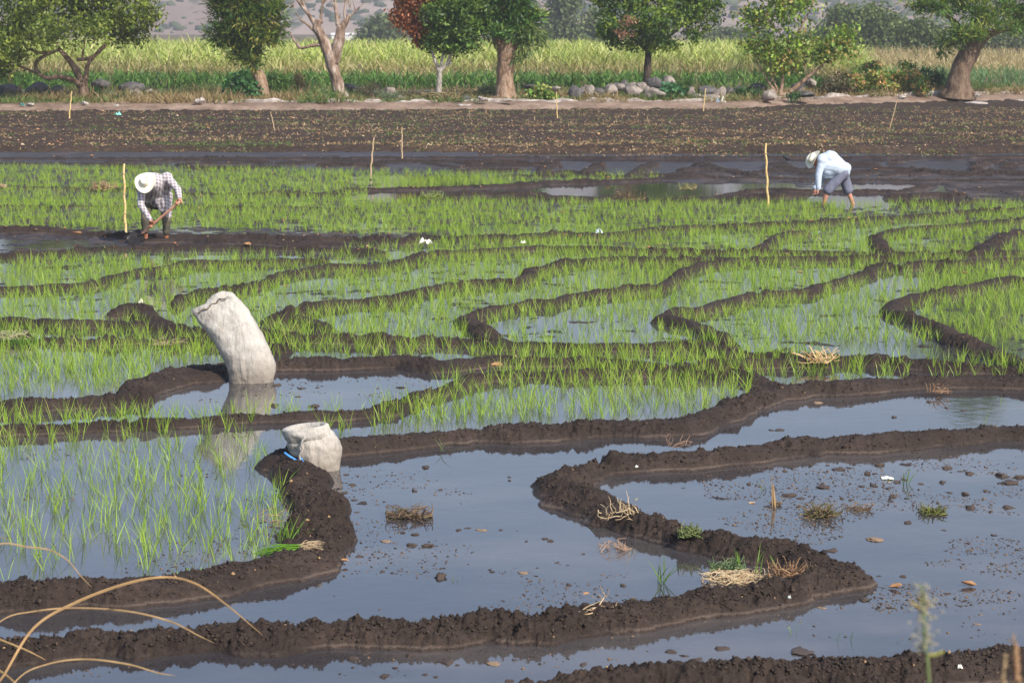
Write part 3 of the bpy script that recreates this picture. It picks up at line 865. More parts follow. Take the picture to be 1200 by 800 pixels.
make_tree("slender_tree", "slim pale-stemmed tree with round green crown and a rusty dead side", (514, 112), 114,
    [([(514,116),(514,104),(515,92),(515,82)], [.19,.15,.13,.13]), ([(515,84),(510,72),(506,60),(500,40)], [.09,.08,.07,.04]),
     ([(515,84),(518,70),(520,52)], [.08,.07,.04]), ([(515,84),(524,74),(530,60),(540,45)], [.1,.08,.07,.04]), ([(522,78),(528,74),(527,68)], [.05,.04,.03])],
    M['bark_pale'],
    [dict(blobs=[(520,28,26,0),(538,30,28,0),(524,0,28,0),(545,5,34,0),(530,-25,36,0),(508,46,18,0),(530,52,18,0),(548,48,16,0),(560,25,20,.5),(508,15,14,-1),(505,40,12,0)],
          nclus=1500, per=12, size=.22, cols=G2 + [(.085,.155,.025)], spread=.22),
     dict(name="dead_foliage", label="rusty brown dead foliage on one side of the crown", blobs=[(480,12,19,0),(474,22,13,0),(486,-8,24,0),(488,34,12,0),(494,48,8,.5)],
          nclus=700, per=12, size=.2, cols=[(.38,.13,.05),(.30,.11,.05),(.44,.18,.08),(.20,.10,.05)], spread=.2)])
make_tree("pollard_tree", "stout tree with massive rough pinkish-brown trunk and drooping green fronds", (590, 117), 115,
    [([(591,121),(592,112),(592,98),(592,84),(593,70),(594,58),(596,45)], [.90,.54,.44,.42,.45,.50,.36]),
     ([(596,60),(606,48),(612,30)], [.3,.22,.1]), ([(592,60),(582,46),(590,20)], [.3,.25,.15]), ([(592,50),(592,30),(588,5)], [.25,.2,.12]),
     ([(588,118),(580,121),(572,124)], [.4,.22,.08]), ([(596,116),(610,121),(622,124)], [.45,.25,.08])],
    M['bark_tan'],
    [dict(blobs=[(608,25,22,0),(578,12,26,0),(600,-10,34,0),(566,25,14,0),(612,42,12,-.5),(585,38,12,-1),(624,18,12,0),(560,-5,20,0)],
          nclus=800, per=13, size=.36, cols=[(.045,.11,.024),(.07,.15,.03),(.10,.19,.03),(.16,.21,.04)], spread=.25, style='spray', aspect=4, shell=.4),
     dict(name="fronds", blobs=[(622,40,16,-.3),(616,58,10,-.3),(632,45,9,0),(574,45,8,-.5),(608,68,7,-.5)], nclus=100, per=10, size=.38,
          cols=[(.12,.18,.05),(.16,.20,.07),(.08,.13,.04)], spread=.25, style='spray', aspect=6, droop=.8)], wob=.09)
make_tree("clump_tree", "dark dense tree of rounded leafy clumps rising from the boulder heap", (757, 98), 118,
    [([(757,104),(758,90),(759,75),(760,60),(757,40),(755,10)], [.22,.19,.18,.17,.14,.1]), ([(760,62),(745,48),(725,35)], [.1,.08,.05]), ([(760,60),(778,48),(800,30)], [.1,.08,.05])],
    M['bark_dark'],
    [dict(blobs=[(715,35,17,-1),(712,15,16,0),(738,52,12,0),(768,45,20,-1),(782,50,11,0),(745,30,20,-1.5),(765,25,20,-2),(790,18,22,-1),(812,38,15,0),(825,10,22,0),(800,0,30,0),(740,0,28,-.5),(710,-10,22,0),(775,-30,46,0),(745,-60,38,0),(790,-80,30,0),(720,48,11,0),(826,30,8,0),(838,6,10,0)],
          nclus=2400, per=12, size=.2, cols=[(.045,.09,.018),(.08,.145,.022),(.14,.21,.03),(.20,.27,.03)], spread=.16, shell=.75),
     dict(name="dead_foliage", label="small patches of rusty dead leaves", blobs=[(728,40,7,-2.8),(742,38,5,-3),(736,25,8,-3)], nclus=26, per=9, size=.15, cols=[(.28,.13,.08),(.30,.17,.11)], spread=.14)])
make_tree("sparse_tree", "loose open tree with many thin orange-brown stems and light leaves", (913, 115), 116,
    [([(912,119),(914,113),(915,105)], [.2,.16,.12]), ([(914,112),(917,95),(917,80),(923,62),(924,40)], [.1,.08,.07,.06,.03]),
     ([(914,113),(926,108),(940,96),(952,86),(962,78),(975,65)], [.13,.11,.10,.08,.05,.03]), ([(912,112),(906,104),(898,92),(890,78),(880,60)], [.08,.07,.05,.04,.02]),
     ([(913,112),(908,98),(902,85),(908,60)], [.06,.05,.04,.02]), ([(923,62),(935,40),(945,20),(955,0),(960,-12)], [.05,.05,.04,.03,.02]), ([(924,50),(905,30),(890,10)], [.04,.03,.02])],
    M['bark_tan'],
    [dict(blobs=[(890,25,22,0),(920,10,26,0),(905,62,26,0),(935,45,20,0),(980,52,24,0),(962,60,18,0),(940,0,20,0),(885,55,18,0),(992,38,12,0),(875,15,10,0),(905,-18,26,0),(915,80,16,0),(930,72,16,0)],
          nclus=700, per=8, size=.24, cols=[(.13,.22,.03),(.20,.30,.035),(.28,.36,.06),(.09,.15,.03),(.28,.21,.06)], spread=.3, aspect=1.8)])
make_tree("leaning_tree", "thick leaning tree with furrowed trunk and layered dark green sprays", (1123, 106), 121,
    [([(1122,112),(1123,104),(1124,92),(1128,78),(1135,64),(1142,50),(1150,36)], [.90,.70,.58,.53,.53,.45,.34]),
     ([(1138,60),(1128,40),(1118,26),(1108,18)], [.3,.22,.16,.06]), ([(1145,52),(1160,40),(1180,34)], [.35,.2,.1]), ([(1110,108),(1103,112)], [.3,.1]), ([(1133,106),(1142,111)], [.35,.1])],
    M['bark_brown'],
    [dict(blobs=[(1080,4,17,-1),(1100,8,20,-1),(1120,-5,26,0),(1145,14,24,-1.5),(1125,38,19,-2),(1160,28,22,-1.5),(1180,10,26,-.5),(1110,50,12,-1),(1140,-90,65,0),(1180,-150,70,0),(1130,-170,55,0),(1160,-215,50,0),(1215,-70,50,0),(1145,40,15,-2.5),(1200,15,26,0),(1070,6,9,-1),(1188,32,11,-1.5),(1225,0,32,0),(1105,62,8,-.5),(1150,-35,50,0)],
          nclus=3600, per=13, size=.33, cols=[(.05,.11,.02),(.08,.16,.026),(.13,.21,.03),(.20,.23,.04)], spread=.22, style='spray', aspect=4.5, shell=.55)], wob=.1)

# bushes on the verge
def bush(name, label, px, py, Y, blobs, nclus, size, cols, group=None, style='leaf', per=9, aspect=1.8, spread=.16):
    b = PD(px, py, Y); root = Vector((b.x, Y, .42))
    t = empty(name, root, label, "bush", group)
    cs = [tuple(PD(q[0], q[1], Y + (q[3] if len(q) > 3 else 0)) - root) for q in blobs]; rs = [q[2] * Y / F for q in blobs]
    V, Fc, c = crown_mesh(cs, rs, nclus, per, size, cols, spread=spread, style=style, aspect=aspect, shell=.3)
    mesh_obj("foliage", V, Fc, M['foliage'], t, c, smooth=False)
    ps = []
    for q in range(7):
        e = Vector(random.choice(cs)); ps.append(tube([Vector((random.uniform(-.2, .2), random.uniform(-.2, .2), -.1)), e * .5 + Vector((0, 0, .1)), e], [.03, .02, .008], 5))
    V, Fc = join(ps); mesh_obj("stem", V, Fc, M['bark_brown'], t)
    return t
MIXO = [(.13,.22,.035),(.19,.29,.045),(.09,.15,.03),(.50,.28,.12),(.30,.29,.08)]
bush("leafy_bush", "wide tangled bush of green and orange leaves beside the thick leaning tree", 1045, 108, 122, [(1010,100,14,0),(1030,92,18,0),(1055,92,18,0),(1075,95,15,0),(1080,104,11,-1),(1000,95,14,0),(1040,104,14,-1),(1020,80,12,1),(1062,78,10,1)], 520, .2, MIXO)
bush("leafy_bush", "low brownish bush beside the thin-stemmed sparse tree", 975, 112, 121, [(975,100,13,0),(990,102,12,0),(965,106,9,0),(985,90,10,1)], 230, .15, [(.10,.10,.05),(.15,.12,.07),(.07,.09,.03),(.20,.14,.09)])
bush("broadleaf_bush", "broad-leaved green bush at the foot of the cone-shaped tree", 283, 112, 114, [(283,98,12,0),(290,106,11,0),(272,104,12,0),(284,90,7,0)], 190, .26, [(.05,.13,.04),(.08,.18,.06),(.04,.10,.03)], aspect=1.2)
bush("green_bush", "bright green spiky bush between the cone-shaped tree and the russet bush", 328, 112, 116, [(320,102,12,0),(332,104,12,0),(322,90,10,0),(336,95,8,0)], 220, .2, [(.08,.16,.03),(.11,.20,.04),(.06,.11,.03)], style='spray', aspect=4)
bush("russet_bush", "dry russet-brown bush beside the bare dead tree", 348, 108, 117, [(345,98,10,0),(354,102,10,0),(350,90,7,0)], 170, .14, [(.25,.13,.07),(.30,.17,.09),(.18,.11,.06)], style='spray', aspect=5)
bush("green_bush", "low green creeper bush in front of the bare dead tree", 378, 116, 113, [(370,113,7,0),(384,112,7,0),(360,115,6,0)], 110, .18, [(.07,.15,.04),(.11,.20,.05)])
bush("castor_bush", "rounded blue-green leafy bush growing over the boulder heap", 788, 117, 113.5, [(785,106,9,0),(794,108,8,0),(790,112,8,0),(780,113,5,0)], 170, .22, [(.06,.16,.07),(.09,.21,.09),(.04,.12,.05)], aspect=1.2)
bush("green_bush", "small yellow-green creeper on stones beside the stout pollarded tree", 632, 116, 113, [(628,110,7,0),(640,112,7,0),(634,105,6,0),(645,116,5,0)], 110, .2, [(.10,.20,.03),(.16,.27,.05),(.22,.24,.06)], aspect=1.3)
bush("green_bush", "pale scrubby bush on the verge near the stout pollarded tree", 572, 110, 117, [(572,104,7,0),(566,108,6,0),(578,108,6,0)], 90, .12, [(.18,.20,.10),(.13,.16,.07)])
bush("dark_bush", "dark green round bush beside the umbrella-shaped tree trunk", 112, 116, 113, [(112,112,9,0),(106,116,6,0),(118,115,6,0)], 130, .16, [(.03,.07,.02),(.05,.10,.025)])
bush("dark_bush", "short dark tuft of weeds among the boulders by the umbrella-shaped tree", 144, 120, 112, [(144,116,6,0),(150,118,5,0)], 80, .14, [(.03,.07,.02),(.06,.10,.03)])
bush("green_bush", "scraggly green bush at the bend of the bank near the grey stones", 232, 113, 115, [(225,106,10,0),(240,108,10,0),(212,110,8,0),(250,104,8,0)], 200, .13, [(.11,.15,.05),(.15,.19,.06),(.20,.17,.09)], style='spray', aspect=4)
bush("dry_bush", "grey-brown dry bush behind the round pale boulder", 433, 112, 116, [(430,105,9,0),(440,102,8,0),(424,110,7,0)], 150, .13, [(.22,.17,.12),(.17,.13,.09),(.10,.12,.05)], style='spray', aspect=5)
bush("green_bush", "low sage-green bush in front of the round pale boulder", 455, 117, 112.5, [(452,113,7,0),(464,115,7,0),(472,117,5,0)], 110, .12, [(.12,.16,.08),(.16,.20,.11)], style='spray', aspect=4)
bush("dark_bush", "dark green undergrowth beside the thin orange stems", 878, 116, 114.5, [(870,108,8,0),(884,110,8,0),(876,114,7,0),(930,113,6,0)], 150, .14, [(.04,.09,.03),(.06,.12,.03)])
bush("dark_bush", "dark leafy weeds behind the trunk of the leaning tree", 1095, 106, 126, [(1092,96,12,0),(1100,90,12,0),(1102,102,8,0),(1084,86,9,0)], 210, .22, [(.04,.08,.03),(.06,.12,.035)], style='spray', aspect=4)

# hazy trees far behind
def far_tree(label, px, Yd, blobs, cols, nclus, size, name="distant_tree"):
    b = PD(px, 45, Yd); root = Vector((b.x, Yd, .3))
    t = empty(name, root, label, "tree", "trees beyond the cane field")
    s = Yd / F
    cs = [tuple(PD(q[0], q[1], Yd) - root) for q in blobs]; rs = [q[2] * s for q in blobs]
    V, Fc, c = crown_mesh(cs, rs, nclus, 10, size, cols, spread=size * 1.2, shell=.5, aspect=1.6)
    mesh_obj("crown", V, Fc, M['foliage'], t, c, smooth=False)
    ps = [tube([(0, 0, -.5), Vector(cs[0]) * .5, Vector(cs[0])], [s * 4, s * 3, s * 1.2], 8, .1)]
    for cc in cs[1:4]:
        ps.append(tube([Vector(cs[0]) * .4, Vector(cc)], [s * 1.6, s * .5], 6, .1))
    V, Fc = join(ps); mesh_obj("trunk", V, Fc, M['bark_dark'], t)
FG = [(.08,.11,.035),(.11,.145,.045),(.14,.17,.06)]
far_tree("hazy bluish tree beyond the cane, seen beside the rusty dead foliage", 447, 420, [(445,38,16),(432,44,10),(460,44,12),(450,30,12)], FG, 500, .8)
far_tree("tall hazy grey-green tree beyond the cane, seen just past the stout trunk", 655, 380, [(655,25,18),(645,42,14),(662,5,16),(668,38,14),(650,-12,16)], FG, 600, .7)
far_tree("hazy drooping tree beside the taller hazy one, partly behind the clump tree", 692, 390, [(692,38,14),(700,26,14),(682,46,9),(706,42,12)], FG, 450, .7)
far_tree("low hazy tree showing under the dark clump tree crown", 845, 430, [(840,46,12),(858,44,10),(825,48,10)], FG, 300, .8)
far_tree("big rounded green tree rising behind the sparse thin-stemmed tree", 1000, 300, [(1000,30,26),(1025,26,24),(975,42,22),(1010,50,24),(985,20,16),(1045,34,18),(955,52,16)], [(.08,.115,.028),(.11,.15,.035),(.15,.19,.05)], 1500, .5)
far_tree("rounded green tree with bare grey branches behind the wide tangled bush", 1065, 270, [(1060,45,24),(1080,40,20),(1045,60,18),(1095,55,18),(1070,62,16)], [(.09,.125,.035),(.13,.165,.05)], 1000, .45)
far_tree("dim green tree whose crown shows left of the leaning trunk", 1105, 290, [(1105,50,20),(1120,62,18),(1092,66,12)], FG, 500, .5)
far_tree("hazy green tree behind the leaning tree, with dark trunk above tan grass", 1165, 310, [(1160,52,16),(1180,50,14),(1150,60,10),(1195,55,14),(1172,62,8)], FG, 500, .5)
far_tree("small hazy tree at the picture edge beyond the reeds", 1205, 330, [(1205,40,18),(1190,35,14),(1225,30,24),(1215,55,14)], FG, 400, .6)
far_tree("distant low tree between the sparse tree and the dark clump tree", 880, 440, [(880,44,10),(892,48,8),(868,48,8)], FG, 200, .8)
# ------------------------------------------------------------------ stones
def rock_mesh(seed, flat=.75, sub=3):
    bm = bmesh.new(); bmesh.ops.create_icosphere(bm, subdivisions=sub, radius=1)
    r = np.random.default_rng(seed)
    pl = [(Vector(r.normal(0, 1, 3)).normalized(), r.uniform(.50, .85)) for _ in range(12)]
    for v in bm.verts:
        p = v.co.copy()
        for n_, d in pl:
            k = p.dot(n_)
            if k > d: p -= n_ * (k - d) * .97
        f = fbm(np.array([p.x * 2 + seed]), np.array([p.y * 2 + p.z * 1.7]), 3, seed)[0]
        v.co = p * (.98 + .45 * (f - .35)); v.co.z *= flat
    me = bpy.data.meshes.new("rock"); bm.to_mesh(me); bm.free()
    me.polygons.foreach_set("use_smooth", np.ones(len(me.polygons), bool))
    return me
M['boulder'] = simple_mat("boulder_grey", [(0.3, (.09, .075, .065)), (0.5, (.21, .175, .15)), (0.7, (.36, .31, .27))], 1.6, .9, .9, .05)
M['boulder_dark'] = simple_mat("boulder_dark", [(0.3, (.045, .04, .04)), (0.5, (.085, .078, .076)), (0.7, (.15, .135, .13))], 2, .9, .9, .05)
def boulder(label, px, py, w, h, Y, mat='boulder', name="boulder", group=None, seed=None, z=None):
    s = Y / F
    seed = seed if seed is not None else int(px * 7 + py)
    me = rock_mesh(seed); me.materials.append(M[mat])
    o = bpy.data.objects.new(name, me); COL.objects.link(o)
    c = PD(px, py, Y)
    o.location = c if z is None else (c.x, Y, z)
    k = 1.34
    o.scale = (w * s * .5 * k, w * s * .45 * k, h * s * .5 * k / .75)
    o.rotation_euler = (0, 0, random.uniform(-.4, .4))
    tag(o, label, "boulder", group)
    return o
H = [ # heap, left to right: px, py centre, w, h, Y, dark
 (676,110,16,15,113.5,1),(687,105,13,9,115,0),(691,110,12,14,113.5,0),(702,109,14,11,113.5,1),(714,107,15,14,114,0),(723,104,9,10,115,1),(728,103,10,9,115,0),
 (733,100,12,10,116,1),(742,108,18,12,113.5,0),(742,100,9,6,116,0),(752,103,14,11,115,0),(767,110,20,15,113.2,0),(766,97,14,12,115.5,1),(783,97,13,12,116,0),
 (800,110,8,10,114,0),(810,109,11,10,114,0),(826,108,20,12,114,1),(843,109,12,12,113.6,0),(855,108,12,9,115,1),(759,107,8,9,114.5,0),(668,110,6,5,114.5,0),(818,113,9,6,113,0),(835,116,22,8,112.6,0)]
ordw = "first second third fourth fifth sixth seventh eighth ninth tenth eleventh twelfth thirteenth fourteenth fifteenth sixteenth seventeenth eighteenth nineteenth twentieth".split()
Hs = sorted(H); 
for n_, (px, py, w, h, Y, d) in enumerate(Hs):
    tone = "dark grey" if d else ("large pale brown" if w >= 16 else "pale brown")
    pos = ordw[n_] if n_ < 20 else ["twenty-first", "twenty-second", "twenty-third"][n_ - 20]
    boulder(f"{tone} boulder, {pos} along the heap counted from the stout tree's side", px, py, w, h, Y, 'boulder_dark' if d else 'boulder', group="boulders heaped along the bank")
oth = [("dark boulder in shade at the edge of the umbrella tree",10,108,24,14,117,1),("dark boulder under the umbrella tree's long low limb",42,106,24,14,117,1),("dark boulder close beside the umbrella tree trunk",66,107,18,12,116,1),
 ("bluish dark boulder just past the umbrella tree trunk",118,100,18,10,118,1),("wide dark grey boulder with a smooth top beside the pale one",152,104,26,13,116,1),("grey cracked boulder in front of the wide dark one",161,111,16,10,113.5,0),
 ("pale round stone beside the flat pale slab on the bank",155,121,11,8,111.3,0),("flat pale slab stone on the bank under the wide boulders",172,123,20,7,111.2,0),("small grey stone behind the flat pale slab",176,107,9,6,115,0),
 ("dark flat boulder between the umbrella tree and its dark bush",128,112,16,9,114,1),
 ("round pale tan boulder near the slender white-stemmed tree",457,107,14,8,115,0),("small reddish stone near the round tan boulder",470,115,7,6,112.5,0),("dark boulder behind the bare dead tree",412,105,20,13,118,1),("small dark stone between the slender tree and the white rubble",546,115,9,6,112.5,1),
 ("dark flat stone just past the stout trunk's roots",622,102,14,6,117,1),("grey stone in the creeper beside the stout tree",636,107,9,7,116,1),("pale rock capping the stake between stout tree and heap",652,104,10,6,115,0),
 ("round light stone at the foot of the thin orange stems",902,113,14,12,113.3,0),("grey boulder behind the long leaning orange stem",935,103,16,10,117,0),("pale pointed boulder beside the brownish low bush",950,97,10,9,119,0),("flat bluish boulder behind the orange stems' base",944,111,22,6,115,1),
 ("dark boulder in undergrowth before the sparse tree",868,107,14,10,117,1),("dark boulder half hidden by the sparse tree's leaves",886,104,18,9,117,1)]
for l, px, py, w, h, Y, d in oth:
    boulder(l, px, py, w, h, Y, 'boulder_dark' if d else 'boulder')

# pale broken masonry along the bank top: stones of the irrigation lip
M['kerb'] = simple_mat("lime_kerb", [(0.35, (.16, .13, .11)), (0.5, (.30, .26, .23)), (0.68, (.50, .45, .41))], 2.5, .9, .8, .03)
def kerb_piece(u0, u1, w=.22, h=.10, z=.47, off=2.15):
    n = max(6, int((u1 - u0) / 3))
    uu = (np.linspace(u0, u1, n) - 600) / F
    yy = kerb_y(uu) + off
    V, Fc = [], []
    for k in range(n):
        x = uu[k] * yy[k]; y = yy[k]
        jz = (fbm(np.array([x * 1.5]), np.array([3.3 + off]), 3, 5)[0] - .55) * .34; jw = (fbm(np.array([x * 1.1]), np.array([8.]), 3, 6)[0] - .5) * .16
        for a, b_ in ((-w / 2 - jw, -.28), (-w / 2 - jw, h * .7 + jz), (-w / 2 + .04, h + jz), (w / 2 - .04, h + jz), (w / 2, h * .7 + jz), (w / 2, -.2)):
            V.append((x, y + a, z + b_))
    for k in range(n - 1):
        for j in range(5):
            Fc.append([k * 6 + j, (k + 1) * 6 + j, (k + 1) * 6 + j + 1, k * 6 + j + 1])
    Fc.append([0, 1, 2, 3, 4, 5]); Fc.append([(n - 1) * 6 + j for j in range(5, -1, -1)])
    return V, Fc
for nm, lb, a, b_ in (("stone_kerb", "thin pale broken stone kerb edging the bank past the cone-shaped tree", 238, 512),
                      ("stone_kerb", "rough stone kerb along the bank below the boulder heap", 545, 850),
                      ("stone_kerb", "long pale kerb running past the leaning tree to the picture edge", 905, 1330)):
    V, Fc = kerb_piece(a, b_); o = mesh_obj(nm, V, Fc, M['kerb'], smooth=False); tag(o, lb, "kerb", "stone kerbs along the bank")
def rubble(label, pxs, mat='kerb', Y=None, name="stone"):
    for (px, py, w, h) in pxs:
        u = (px - 600) / F
        y = (kerb_y(u) + 1.2) if Y is None else Y
        o = boulder(label, px, py, w, h, float(y), mat, name=name); o["category"] = "stone"
rubble("broken pale masonry chunk on the bank between slab and kerb", [(232,119,8,5)])
rubble("larger pale masonry lump standing up at the kerb's start", [(236,118,6,7)])
rubble("flat pale stone lying on the bank top by the umbrella tree", [(137,124,6,4)])
rubble("white lump of rubble below the stout tree trunk", [(566,116,11,5)])
rubble("long white block at the foot of the stout tree", [(594,117,12,3)])
rubble("white broken rubble piece beside the slender tree's straw", [(547,124,16,4)])
rubble("pale slab lying on the ploughed strip below the leaning tree", [(1142,121,22,4)], Y=116.5)
rubble("small pale stone on the ploughed strip near the long kerb's edge", [(1196,118,8,3)], Y=120)
rubble("small white stone at the base of the umbrella tree", [(100,121,7,4)])
rubble("round white stone on the bank under the long low limb", [(37,123,8,4)])
rubble("pale stone chunk on top of the kerb near the leaning tree", [(1143,112,12,4)], Y=121.5)
rubble("white chunk rising above the kerb by the leafy bush", [(1057,114,8,4)], Y=118)

# ------------------------------------------------------------------ stakes
M['bamboo'] = simple_mat("bamboo", [(0.3, (.42, .28, .10)), (0.5, (.60, .43, .18)), (0.7, (.72, .55, .28))], 6, .55, .3, .004, (1, 1, .3))
M['stick'] = simple_mat("dry_stick", [(0.3, (.30, .20, .11)), (0.7, (.50, .37, .23))], 6, .8, .3, .004)
def stake(label, bx, by, tx, ty, r, mat, z0=.03, name="stake", joints=0):
    b = P(bx, by, z0); tp = PD(tx, ty, b.y) - b
    n = 12
    pts = [Vector((0, 0, -.15))] + [tp * (k / n) + Vector((math.sin(k * 1.7) * r * .35, 0, 0)) for k in range(1, n + 1)]
    V, Fc = tube(pts, [r * (1.0 - .25 * k / n) for k in range(n + 1)], 8)
    o = mesh_obj(name, V, Fc, M[mat], loc=b)
    if joints:
        t = empty(name, b, label, "stake", "stakes marking the plots")
        o.name = "pole"; o.parent = t; o.location = (0, 0, 0)
        for k in range(1, joints):
            c = tp * (k / joints)
            V, Fc = tube([c - tp.normalized() * .012, c, c + tp.normalized() * .012], [r * .9, r * 1.25, r * .9], 8)
            mesh_obj("node_ring", V, Fc, M['stick'], t)
    else:
        tag(o, label, "stake", "stakes marking the plots")
stake("yellow bamboo stake standing beside the man digging with a shovel", 147, 273, 145, 192, .026, 'bamboo', .05, joints=7)
stake("tall pale bamboo stake in front of the man in the light blue shirt", 900, 239, 897, 168, .028, 'bamboo', .05, joints=6)
stake("brown leaning stake at the edge of the upper rice plots", 434, 205, 438, 161, .026, 'stick', .03)
stake("thin brown stake on the ploughed edge behind the leaning one", 471, 184, 471, 149, .024, 'stick', .1)
stake("thin pale stake below the rock between stout tree and boulder heap", 653, 139, 652, 108, .025, 'bamboo', .15)
stake("pale stake in front of the far end of the boulder heap", 824, 131, 827, 104, .025, 'bamboo', .15)
stake("leaning pale stake in front of the umbrella-shaped tree", 81, 139, 84, 107, .03, 'bamboo', .15)
stake("short slanting stick on the ploughed strip below the cone-shaped tree", 322, 154, 317, 131, .022, 'stick', .12)
stake("slanting twig stake on the ploughed strip near the long pale kerb", 1042, 153, 1051, 119, .02, 'stick', .12)

# ------------------------------------------------------------------ sacks
m, nt, bs = new_mat("woven_sack")
tc = N(nt, "ShaderNodeTexCoord"); v = coords(nt)
n1 = noise_tex(nt, v, 7, 8, .7); n2 = noise_tex(nt, v, 1.8, 4, .6)
sep = N(nt, "ShaderNodeSeparateXYZ"); geo = N(nt, "ShaderNodeNewGeometry"); nt.links.new(geo.outputs["Position"], sep.inputs[0])
dirt = mathn(nt, 'MULTIPLY', mathn(nt, 'SUBTRACT', .26, mathn(nt, 'SUBTRACT', sep.outputs[2], mathn(nt, 'MULTIPLY', n1, .25))), 3.2, clamp=True)
cl = ramp(nt, n1, [(0.30, (.25, .22, .185)), (0.45, (.38, .35, .31)), (0.66, (.50, .47, .42))])
mx = N(nt, "ShaderNodeMix", data_type='RGBA'); nt.links.new(mathn(nt, 'MULTIPLY', dirt, .75), mx.inputs[0]); nt.links.new(cl, mx.inputs[6]); mx.inputs[7].default_value = (.24, .195, .15, 1)
nt.links.new(mx.outputs[2], bs.inputs["Base Color"]); bs.inputs["Roughness"].default_value = .75
wv = N(nt, "ShaderNodeTexWave"); wv.inputs["Scale"].default_value = 45; wv.bands_direction = 'Z'; nt.links.new(v, wv.inputs["Vector"])
wv2 = N(nt, "ShaderNodeTexWave"); wv2.inputs["Scale"].default_value = 45; wv2.bands_direction = 'X'; nt.links.new(v, wv2.inputs["Vector"])
n5 = noise_tex(nt, v, 16, 4, .6)
vd = N(nt, "ShaderNodeMapping"); vd.inputs["Rotation"].default_value = (0, R(-32), 0); vd.inputs["Scale"].default_value = (1, 1, .32); nt.links.new(tc.outputs["Object"], vd.inputs[0])
def ridged(scale, seedoff):
    nn_ = noise_tex(nt, vd.outputs[0], scale, 3, .55)
    return mathn(nt, 'POWER', mathn(nt, 'SUBTRACT', 1.0, mathn(nt, 'MULTIPLY', mathn(nt, 'ABSOLUTE', mathn(nt, 'SUBTRACT', nn_, .5)), 5.0), clamp=True), 2.0)
crease = mathn(nt, 'ADD', ridged(4, 0), mathn(nt, 'MULTIPLY', ridged(10, 1), .45))
bump(nt, bs, mathn(nt, 'ADD', mathn(nt, 'MULTIPLY', mathn(nt, 'ADD', wv.outputs[1], wv2.outputs[1]), .06), mathn(nt, 'ADD', mathn(nt, 'MULTIPLY', crease, .6), n1)), .8, .028)
M['sack'] = m
M['blue'] = simple_mat("blue_cord", [(0.3, (.02, .12, .35)), (0.7, (.05, .25, .60))], 9, .5, 0)
def sack_loft(rings, depths, Y0, root, nseg=56, wr=.012, wf=5, seed=0, sub=4, power=2.4, inner=2):
    """rings: ((lx,ly),(rx,ry)) silhouettes in the photo at distance Y0"""
    L = [PD(a[0], a[1], Y0) - root for a, b in rings]; Rr = [PD(b[0], b[1], Y0) - root for a, b in rings]
    q = []
    for i in range(len(rings) - 1):
        for j in range(sub):
            t = j / sub
            def cr(A):
                p0, p1, p2, p3 = A[max(i - 1, 0)], A[i], A[i + 1], A[min(i + 2, len(A) - 1)]
                return 0.5 * ((p1 * 2) + (p2 - p0) * t + (p0 * 2 - p1 * 5 + p2 * 4 - p3) * t * t + (p1 * 3 - p0 - p2 * 3 + p3) * t ** 3)
            q.append((cr(L), cr(Rr), depths[i] * (1 - t) + depths[i + 1] * t))
    q.append((L[-1], Rr[-1], depths[-1]))
    V, Fc = [], []
    for i, (l, r, d) in enumerate(q):
        c = (l + r) / 2; hx = (r - l) / 2
        for k in range(nseg):
            a = 2 * math.pi * k / nseg
            ca, sa = math.cos(a), math.sin(a)
            ca = math.copysign(abs(ca) ** (2 / power), ca); sa = math.copysign(abs(sa) ** (2 / power), sa)
            p = c + hx * ca + Vector((0, 1, 0)) * d * sa
            out = (hx.normalized() * ca + Vector((0, 1, 0)) * sa)
            f = fbm(np.array([k * wf / nseg * 2 if k <= nseg / 2 else (nseg - k) * wf / nseg * 2]), np.array([i * .22 + seed]), 3, seed)[0] - .5
            g = fbm(np.array([p.x * 9 + p.z * 4]), np.array([p.z * 14 + p.y * 6]), 3, seed + 3)[0] - .5
            p = p + out * (f * wr * 2.2 + g * wr * 1.6)
            V.append(tuple(p))
    for i in range(len(q) - 1):
        for k in range(nseg):
            Fc.append([i * nseg + k, i * nseg + (k + 1) % nseg, (i + 1) * nseg + (k + 1) % nseg, (i + 1) * nseg + k])
    Fc.append(list(range(nseg))[::-1]); Fc.append([(len(q) - 1) * nseg + k for k in range(nseg)])
    return V, Fc
b = P(295, 447); root = Vector(b)
t = empty("sack", root, "tall pale woven sack leaning in the water with its mouth folded", "sack")
rings = [((269,452),(319,451)), ((268,441),(322,438)), ((266,431),(323,426)), ((261,419),(317,411)), ((254,407),(310,397)), ((247,396),(303,384)), ((240,386),(296,371)), ((232,376),(288,358)), ((226,368),(280,349)), ((225,363),(272,342)), ((229,363),(269,345)), ((233,370),(270,354)), ((240,382),(276,366))]
dep = [.15, .19, .21, .205, .195, .18, .155, .12, .075, .055, .035, .03, .02]
V, Fc = sack_loft(rings, dep, b.y, root, wr=.012, wf=6, seed=4)
mesh_obj("bag_body", V, Fc, M['sack'], t)
# crumpled corner of the mouth standing up
V, Fc = sack_loft([((240,360),(264,350)), ((243,353),(273,348)), ((253,344),(272,345)), ((262,341),(270,342))], [.045, .035, .02, .008], b.y - .03, root, nseg=24, wr=.012, seed=9)
mesh_obj("folded_mouth", V, Fc, M['sack'], t)
M['fold_shadow'] = simple_mat("painted_slit_shade", [(0.3, (.10, .075, .055)), (0.7, (.19, .15, .115))], 30, .9, .4, .004)  # dark brown stands in for the shade inside the mouth slit
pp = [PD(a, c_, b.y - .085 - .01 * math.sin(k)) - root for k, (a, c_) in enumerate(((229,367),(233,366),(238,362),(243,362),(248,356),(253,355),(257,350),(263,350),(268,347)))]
V, Fc = tube(pp, [.004, .008, .006, .009, .006, .010, .007, .006, .003], 7, .3); mesh_obj("mouth_slit_shade", V, Fc, M['fold_shadow'], t)  # thin dark tube painting the shaded slit along the mouth
